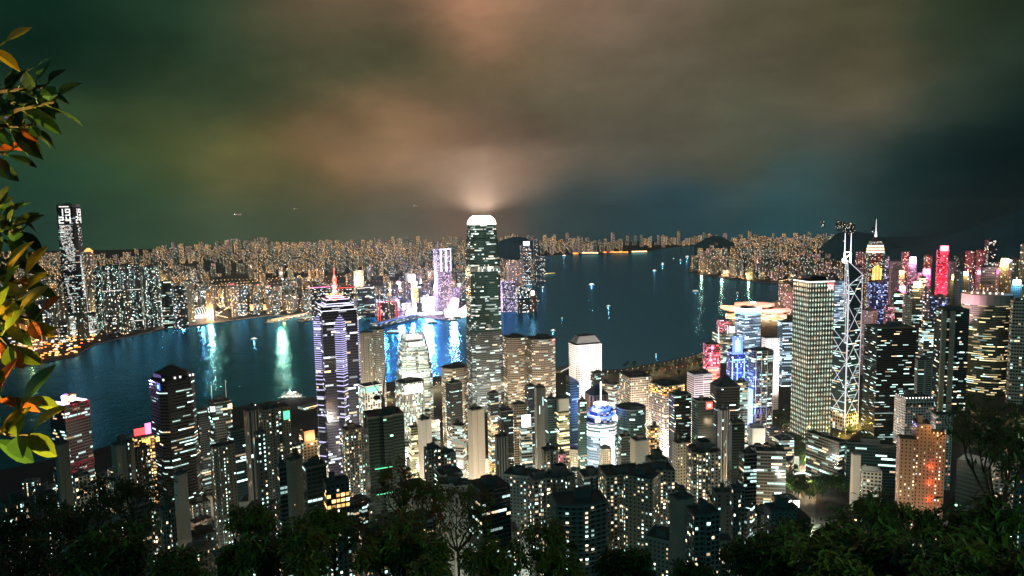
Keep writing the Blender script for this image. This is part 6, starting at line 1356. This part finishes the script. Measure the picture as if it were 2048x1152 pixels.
def near_bush():
    r = random.Random(14); e = empty('broadleaf_tree', (-3.1, 1.2, CZ - 3.2), 0); tag(e, 'broad-leaved tree reaching in from the left edge with yellow-lit and orange leaves', 'tree')
    o = e.location
    mb = MB(); pts = [Vector((-3.1, 1.2, CZ - 3.6)), Vector((-2.9, 1.35, CZ - 2)), Vector((-2.8, 1.5, CZ - .6)), Vector((-2.75, 1.6, CZ + .5)), Vector((-2.6, 1.7, CZ + 1.3))]
    for i in range(4): mb.tube(pts[i] - o, pts[i+1] - o, .07 - .014*i, .056 - .014*i, 'bark', 8)
    part(e, 'trunk', mb)
    # (tip pixel, start pixel, depth, leaves, palette, leaf length)
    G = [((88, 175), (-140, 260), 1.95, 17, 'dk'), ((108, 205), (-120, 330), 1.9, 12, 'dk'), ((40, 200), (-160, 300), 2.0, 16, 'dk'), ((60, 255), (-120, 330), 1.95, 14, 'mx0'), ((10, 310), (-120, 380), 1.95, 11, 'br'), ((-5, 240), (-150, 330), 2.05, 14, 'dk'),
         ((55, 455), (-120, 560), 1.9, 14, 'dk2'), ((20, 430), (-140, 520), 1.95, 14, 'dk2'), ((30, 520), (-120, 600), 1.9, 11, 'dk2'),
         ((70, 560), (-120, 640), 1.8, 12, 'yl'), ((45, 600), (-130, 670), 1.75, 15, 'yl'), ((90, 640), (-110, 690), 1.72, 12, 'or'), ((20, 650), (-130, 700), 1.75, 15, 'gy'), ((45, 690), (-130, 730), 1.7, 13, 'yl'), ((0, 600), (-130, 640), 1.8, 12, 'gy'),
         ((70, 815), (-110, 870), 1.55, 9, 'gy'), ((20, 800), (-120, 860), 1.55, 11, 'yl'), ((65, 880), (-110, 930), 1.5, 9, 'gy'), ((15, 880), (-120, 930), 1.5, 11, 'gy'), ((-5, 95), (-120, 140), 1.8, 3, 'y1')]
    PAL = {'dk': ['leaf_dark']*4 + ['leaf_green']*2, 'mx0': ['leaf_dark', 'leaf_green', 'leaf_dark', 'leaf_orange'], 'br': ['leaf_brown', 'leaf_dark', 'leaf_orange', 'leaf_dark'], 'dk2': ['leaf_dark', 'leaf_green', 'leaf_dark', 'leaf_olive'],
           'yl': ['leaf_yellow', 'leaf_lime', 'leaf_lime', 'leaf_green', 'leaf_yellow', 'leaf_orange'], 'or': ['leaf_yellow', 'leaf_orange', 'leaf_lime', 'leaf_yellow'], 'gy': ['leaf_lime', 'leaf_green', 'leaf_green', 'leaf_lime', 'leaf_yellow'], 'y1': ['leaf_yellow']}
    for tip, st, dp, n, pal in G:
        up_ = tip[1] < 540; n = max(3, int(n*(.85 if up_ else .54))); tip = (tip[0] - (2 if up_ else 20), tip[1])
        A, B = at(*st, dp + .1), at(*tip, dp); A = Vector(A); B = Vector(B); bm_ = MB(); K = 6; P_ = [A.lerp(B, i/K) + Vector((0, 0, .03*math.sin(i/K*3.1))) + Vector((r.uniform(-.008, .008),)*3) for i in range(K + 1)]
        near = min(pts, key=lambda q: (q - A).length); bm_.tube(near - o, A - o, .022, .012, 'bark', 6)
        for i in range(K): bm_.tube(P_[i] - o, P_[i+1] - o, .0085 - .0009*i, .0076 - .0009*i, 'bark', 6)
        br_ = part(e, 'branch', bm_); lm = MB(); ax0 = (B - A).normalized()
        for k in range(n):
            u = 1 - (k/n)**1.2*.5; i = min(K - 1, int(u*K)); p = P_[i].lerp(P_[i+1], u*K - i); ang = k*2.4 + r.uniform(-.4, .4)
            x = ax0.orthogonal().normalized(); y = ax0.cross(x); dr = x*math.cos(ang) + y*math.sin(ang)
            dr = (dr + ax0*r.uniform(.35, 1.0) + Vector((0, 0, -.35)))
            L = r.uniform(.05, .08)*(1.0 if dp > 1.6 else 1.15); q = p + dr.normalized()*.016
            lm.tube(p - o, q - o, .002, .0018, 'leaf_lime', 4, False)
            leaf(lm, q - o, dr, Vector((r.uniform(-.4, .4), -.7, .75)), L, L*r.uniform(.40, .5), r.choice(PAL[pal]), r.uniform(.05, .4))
        lm.build('foliage', br_)
near_bush()
def star_tree(label, px, ytop, d, spread, seed, lm, bare=.3, leafL=.16, cat='tree', name='tree', nlimb=7, root_drop=None, dens=1.0):
    """trunk, forked limbs and twigs; leaves in radiating clusters at the twig ends"""
    r = random.Random(seed); top = at(px, ytop, d); g = ground(top.x, top.y); base = Vector((top.x, top.y, g - .3)); H = top.z - base.z
    if H < 3: H = 3
    e = empty(name, base, r.uniform(0, 6)); e.rotation_euler = (0, 0, 0); tag(e, label, cat)
    tb = MB(); tips = []
    def grow(p, dr, L, rad, lev):
        n = 3; q = p
        for i in range(n):
            dj = .22 if lev else .06; dr = (dr + Vector((r.uniform(-dj, dj), r.uniform(-dj, dj), r.uniform(-.08, .2)))).normalized(); p2 = q + dr*(L/n); tb.tube(q, p2, rad*(1 - .22*i/n), rad*(1 - .22*(i+1)/n), 'bark_dark', 5 if lev < 2 else 4, False); q = p2
            if lev >= 2 and r.random() < .5: tips.append((q.copy(), dr.copy()))
        if lev >= (5 if bare > .4 else 4) or (lev and L < spread*.05): tips.append((q.copy(), dr.copy())); return
        for k in range(r.choice((2, 3, 3)) if lev else nlimb):
            a_ = r.uniform(0, 6.28); sp_ = r.uniform(.4, .95) if lev else r.uniform(.5, 1.25); x = dr.orthogonal().normalized(); y = dr.cross(x)
            nd = (dr*1.0 + (x*math.cos(a_) + y*math.sin(a_))*sp_ + Vector((0, 0, .18))).normalized(); grow(q, nd, (L if lev else spread*.52)*r.uniform(.55, .8), rad*.62, lev + 1)
    th = H - spread*1.05; grow(Vector((0, 0, 0)), Vector((0, 0, 1)), max(H*.3, th), max(.05, spread*(.024 if bare > .4 else .034)), 0)
    zmax = max(t_[0].z for t_ in tips); k_ = H/zmax
    for i, v in enumerate(tb.v): tb.v[i] = (v[0], v[1], v[2]*k_)
    part(e, 'trunk', tb); cb = MB()
    for p, dr in tips:
        if r.random() < bare: continue
        p = Vector((p.x, p.y, p.z*k_)); m = r.choice(lm)
        for j in range(int(r.randint(6, 10)*dens)):
            a_ = r.uniform(0, 6.28); x = dr.orthogonal().normalized(); y = dr.cross(x); ld = x*math.cos(a_) + y*math.sin(a_) + dr*r.uniform(-.1, .8) + Vector((0, 0, r.uniform(-.5, .1)))
            L = leafL*r.uniform(.6, 1.2); leaf(cb, p + Vector((r.uniform(-1, 1), r.uniform(-1, 1), r.uniform(-1, 1)))*leafL*.7, ld, Vector((r.uniform(-.5, .5), r.uniform(-.5, .5), 1)), L, L*.36, m, .3, 2)
    part(e, 'crown', cb)
    return e
G1 = ['leaf_olive', 'leaf_green', 'leaf_dark', 'leaf_olive']; G2 = ['leaf_dark', 'leaf_green', 'leaf_dark']; G3 = ['leaf_olive', 'leaf_olive', 'leaf_brown', 'leaf_green']
TR = [('half-bare tree with fine upright twigs below the netted tower', 760, 925, 21, 2.3, G3, 0.86, 0.15), ('half-bare tree with small leaf tufts below the claw crown tower', 930, 955, 22, 2.3, G3, 0.86, 0.15), ('sparse twiggy tree between the two half-bare trees, lower down', 850, 1000, 17, 1.8, G3, 0.86, 0.15),
      ('leafy tree with bright olive leaves below the balcony tower', 1075, 1030, 20, 1.9, G1, 0.4, 0.16), ('low leafy tree right of the bright olive one', 1150, 1095, 18, 1.5, G1, 0.4, 0.16), ('round dark tree in front of the slotted twin towers', 1262, 1078, 24, 1.3, G2, .05, .26),
      ('low dark tree at the bottom right of centre', 1395, 1135, 19, 1.2, G2, .1, .2), ('dark leafy tree before the dotted stair columns', 1510, 1080, 24, 1.7, G2, 0.4, 0.16), ('broad dark leafy tree below the long low lit block', 1612, 1035, 22, 2.3, G2, 0.4, 0.16), ('large leafy tree filling the slope below the villa', 1715, 1005, 20, 2.3, G2, 0.4, 0.16),
      ('leafy tree overlapping the foot of the brown twin-wing tower', 1850, 1012, 19, 2.1, G2 + ['leaf_green'], 0.4, 0.16), ('low bright-green tree in the bottom right corner', 1960, 1065, 14, 1.6, G1, .08, .2), ('dark tree at the right frame edge', 2050, 1030, 20, 2.1, G2, .15, .24), ('low leafy tree at the bottom under the villa', 1640, 1085, 14, 1.6, G1 + G2, .08, .2), ('leafy tree at the bottom under the brown tower', 1790, 1080, 13, 1.6, G1 + G2, .08, .2),
      ('dark pointed tree before the stair-window slab', 206, 945, 26, 1.8, ['leaf_dark'], 0.78, 0.14), ('dark tangled tree at the lower left', 120, 1000, 22, 2.0, ['leaf_dark'], 0.78, 0.14), ('dark twiggy tree in the bottom left corner', 30, 990, 20, 2.0, ['leaf_dark'], 0.78, 0.14), ('dark bushy tree right of the pointed tree', 300, 1040, 21, 1.7, ['leaf_dark', 'leaf_green'], 0.78, 0.14),
      ('green leafy tree below the two-antenna tower', 415, 1045, 20, 1.8, G1 + ['leaf_green'], 0.4, 0.16), ('green leafy tree below the green-screen block', 560, 1060, 19, 1.8, G1 + G2, 0.4, 0.16), ('low green tree left of the half-bare trees', 665, 1050, 18, 1.6, G1, 0.4, 0.16), ('low dark tree at the bottom edge left of centre', 490, 1105, 16, 1.3, G2, .15, .2), ('low dark tree in the bottom left, under the tangled tree', 235, 1095, 16, 1.5, ['leaf_dark', 'leaf_green'], .2, .2), ('low fringe tree at the bottom edge below the netted tower', 790, 1085, 15, 1.3, G3, .5, .15), ('low fringe tree at the bottom edge below the orange penthouse', 620, 1105, 14, 1.2, G1, .4, .15), ('low fringe tree at the bottom edge below the half-bare trees', 910, 1100, 13, 1.2, G1, .45, .15), ('low fringe tree at the bottom edge in front of the dotted stair columns', 1480, 1120, 13, 1.1, G2, .35, .15), ('low fringe tree at the bottom edge left of the villa', 1570, 1090, 13, 1.3, G2, .35, .15), ('low fringe tree at the bottom edge below the villa', 1715, 1095, 11, 1.3, G1, .35, .14), ('low fringe tree at the bottom edge below the brown tower', 1880, 1090, 11, 1.3, G2, .35, .14), ('low fringe tree in the bottom right corner', 2030, 1090, 11, 1.2, G1, .35, .14), ('low fringe tree at the bottom edge below the stair-window slab', 330, 1115, 13, 1.2, G2, .35, .15), ('low fringe tree in the bottom left corner', 60, 1095, 13, 1.4, ['leaf_dark'], .4, .15), ('low tree at the bottom centre', 1000, 1085, 16, 1.4, G1, 0.4, 0.16)]
for i, (lab, px, yt, d, sp_, lm, bare, lL) in enumerate(TR): star_tree(lab, px, yt, d, sp_, 40 + i, lm, bare, lL*1.05)
e = star_tree('bare-branched tree reaching in at the right edge', 2060, 830, 20, 2.4, 91, ['leaf_dark'], .93, .2)
# park trees
def crown_tree(seed, sz):
    r = random.Random(seed); tb = MB(); tb.tube((0, 0, 0), (0, 0, sz*.55), sz*.05, sz*.03, 'bark_dark', 6)
    blobs = []
    for i in range(7):
        a_ = r.uniform(0, 6.28); q = Vector((math.cos(a_)*sz*.25*r.random()**.5*1.6, math.sin(a_)*sz*.25*r.random()**.5*1.6, sz*r.uniform(.55, .9))); tb.tube((0, 0, sz*.45), q, sz*.02, sz*.008, 'bark_dark', 4); blobs.append((q, sz*r.uniform(.16, .26)))
    cb = MB()
    for q, rad in blobs:
        for i in range(80):
            v = Vector((r.gauss(0, 1), r.gauss(0, 1), r.gauss(0, .8))).normalized()*rad*r.uniform(.55, 1.1); ax = Vector((r.uniform(-1, 1), r.uniform(-1, 1), r.uniform(-.8, .3))); leaf(cb, q + v, ax, Vector((r.uniform(-.5, .5), r.uniform(-.5, .5), 1)), sz*.12, sz*.07, r.choice(['leaf_dark', 'leaf_dark', 'leaf_green']), .2, 2)
    a = tb.build('trunk'); b = cb.build('crown'); return a, b
PROT = [crown_tree(k, 13 + k) for k in range(4)]; used = [False]*4
PZ = [(1545, 1600, 830, 890, 14), (1590, 1660, 850, 930, 30), (1690, 1790, 860, 935, 28), (1540, 1640, 900, 1000, 60), (1640, 1790, 930, 1000, 46), (1860, 2048, 770, 850, 50), (1905, 2048, 830, 925, 46), (1940, 2048, 930, 1010, 24), (1390, 1440, 712, 735, 10), (1230, 1420, 728, 752, 26)]
r = random.Random(77); npk = 0
for x0, x1, y0, y1, n in PZ:
    for k in range(n):
        px, py = r.uniform(x0, x1), r.uniform(y0, y1); v = ray(px, py); ok = None
        dd = 300.0
        while dd < 2100:   # march to the ground
            p = at(px, py, dd)
            if p.z < ground(p.x, p.y): ok = p; break
            dd += 6
        if ok is None or not clear(ok.x, ok.y, 4): continue
        i = r.randrange(4); sc = r.uniform(.8, 1.4)*(.7 if px < 1450 else 1); e = empty('park_tree', (ok.x, ok.y, ground(ok.x, ok.y) - .2), r.uniform(0, 6.28)); e.scale = (sc, sc, sc*r.uniform(.85, 1.1))
        for q in PROT[i]:
            c_ = q if not used[i] else q.copy()
            if used[i]: COL.objects.link(c_)
            c_.parent = e
        used[i] = True; tag(e, None, 'tree', 'park trees on the right-hand slope'); npk += 1
        pend(e, 'dark leafy park tree', 'on the upper ground near' if dd > 900 else 'on the lower ground near', px, [(1550, 'cross-braced headquarters'), (1630, 'lit-cross tower'), (1730, 'villa'), (1850, 'brown twin-wing tower'), (1960, 'broad oval tower'), (2040, 'right frame edge')])
        if r.random() < .3: light('POINT', (ok.x + 5, ok.y - 6, ok.z + 5), 5e3, r.choice([(1, .7, .3), (.8, 1, .7), (1, .6, .3)]), size=.5)
for i in range(4):
    if not used[i]:
        for q in PROT[i]: bpy.data.objects.remove(q)
PEND = {k: v for k, v in PEND.items() if 'park tree' in k[0]}; settle()
# path lamps of the lookout behind and beside the viewpoint
for lab, loc, pw, col in (('low path lamp beside the lookout, under the broad-leaved tree', (-1.9, .55, CZ - 1.25), 950, (1, .70, .2)), ('tall path lamp behind the lookout', (9.0, -6.0, CZ + 2.4), 5000, (.8, 1, .5))):
    g = 407.5; e = empty('path_lamp', (loc[0], loc[1], g - .4), 0); tag(e, lab, 'path lamp'); mb = MB(); hh = loc[2] - g + .4; mb.tube((0, 0, 0), (0, 0, max(.2, hh - .12)), .05, .04, 'steel', 8); part(e, 'pole', mb); mb = MB(); mb.ring(.1, .02, hh + .12, hh + .2, 'steel', 12); part(e, 'lamp_cap', mb)
    if pw > 1000: light('SPOT', loc, pw, col, (7, 24, CZ - 11), .06, 82, .6)
    else: light('SPOT', loc, pw, col, at(30, 735, 1.65), .05, 76, .8)
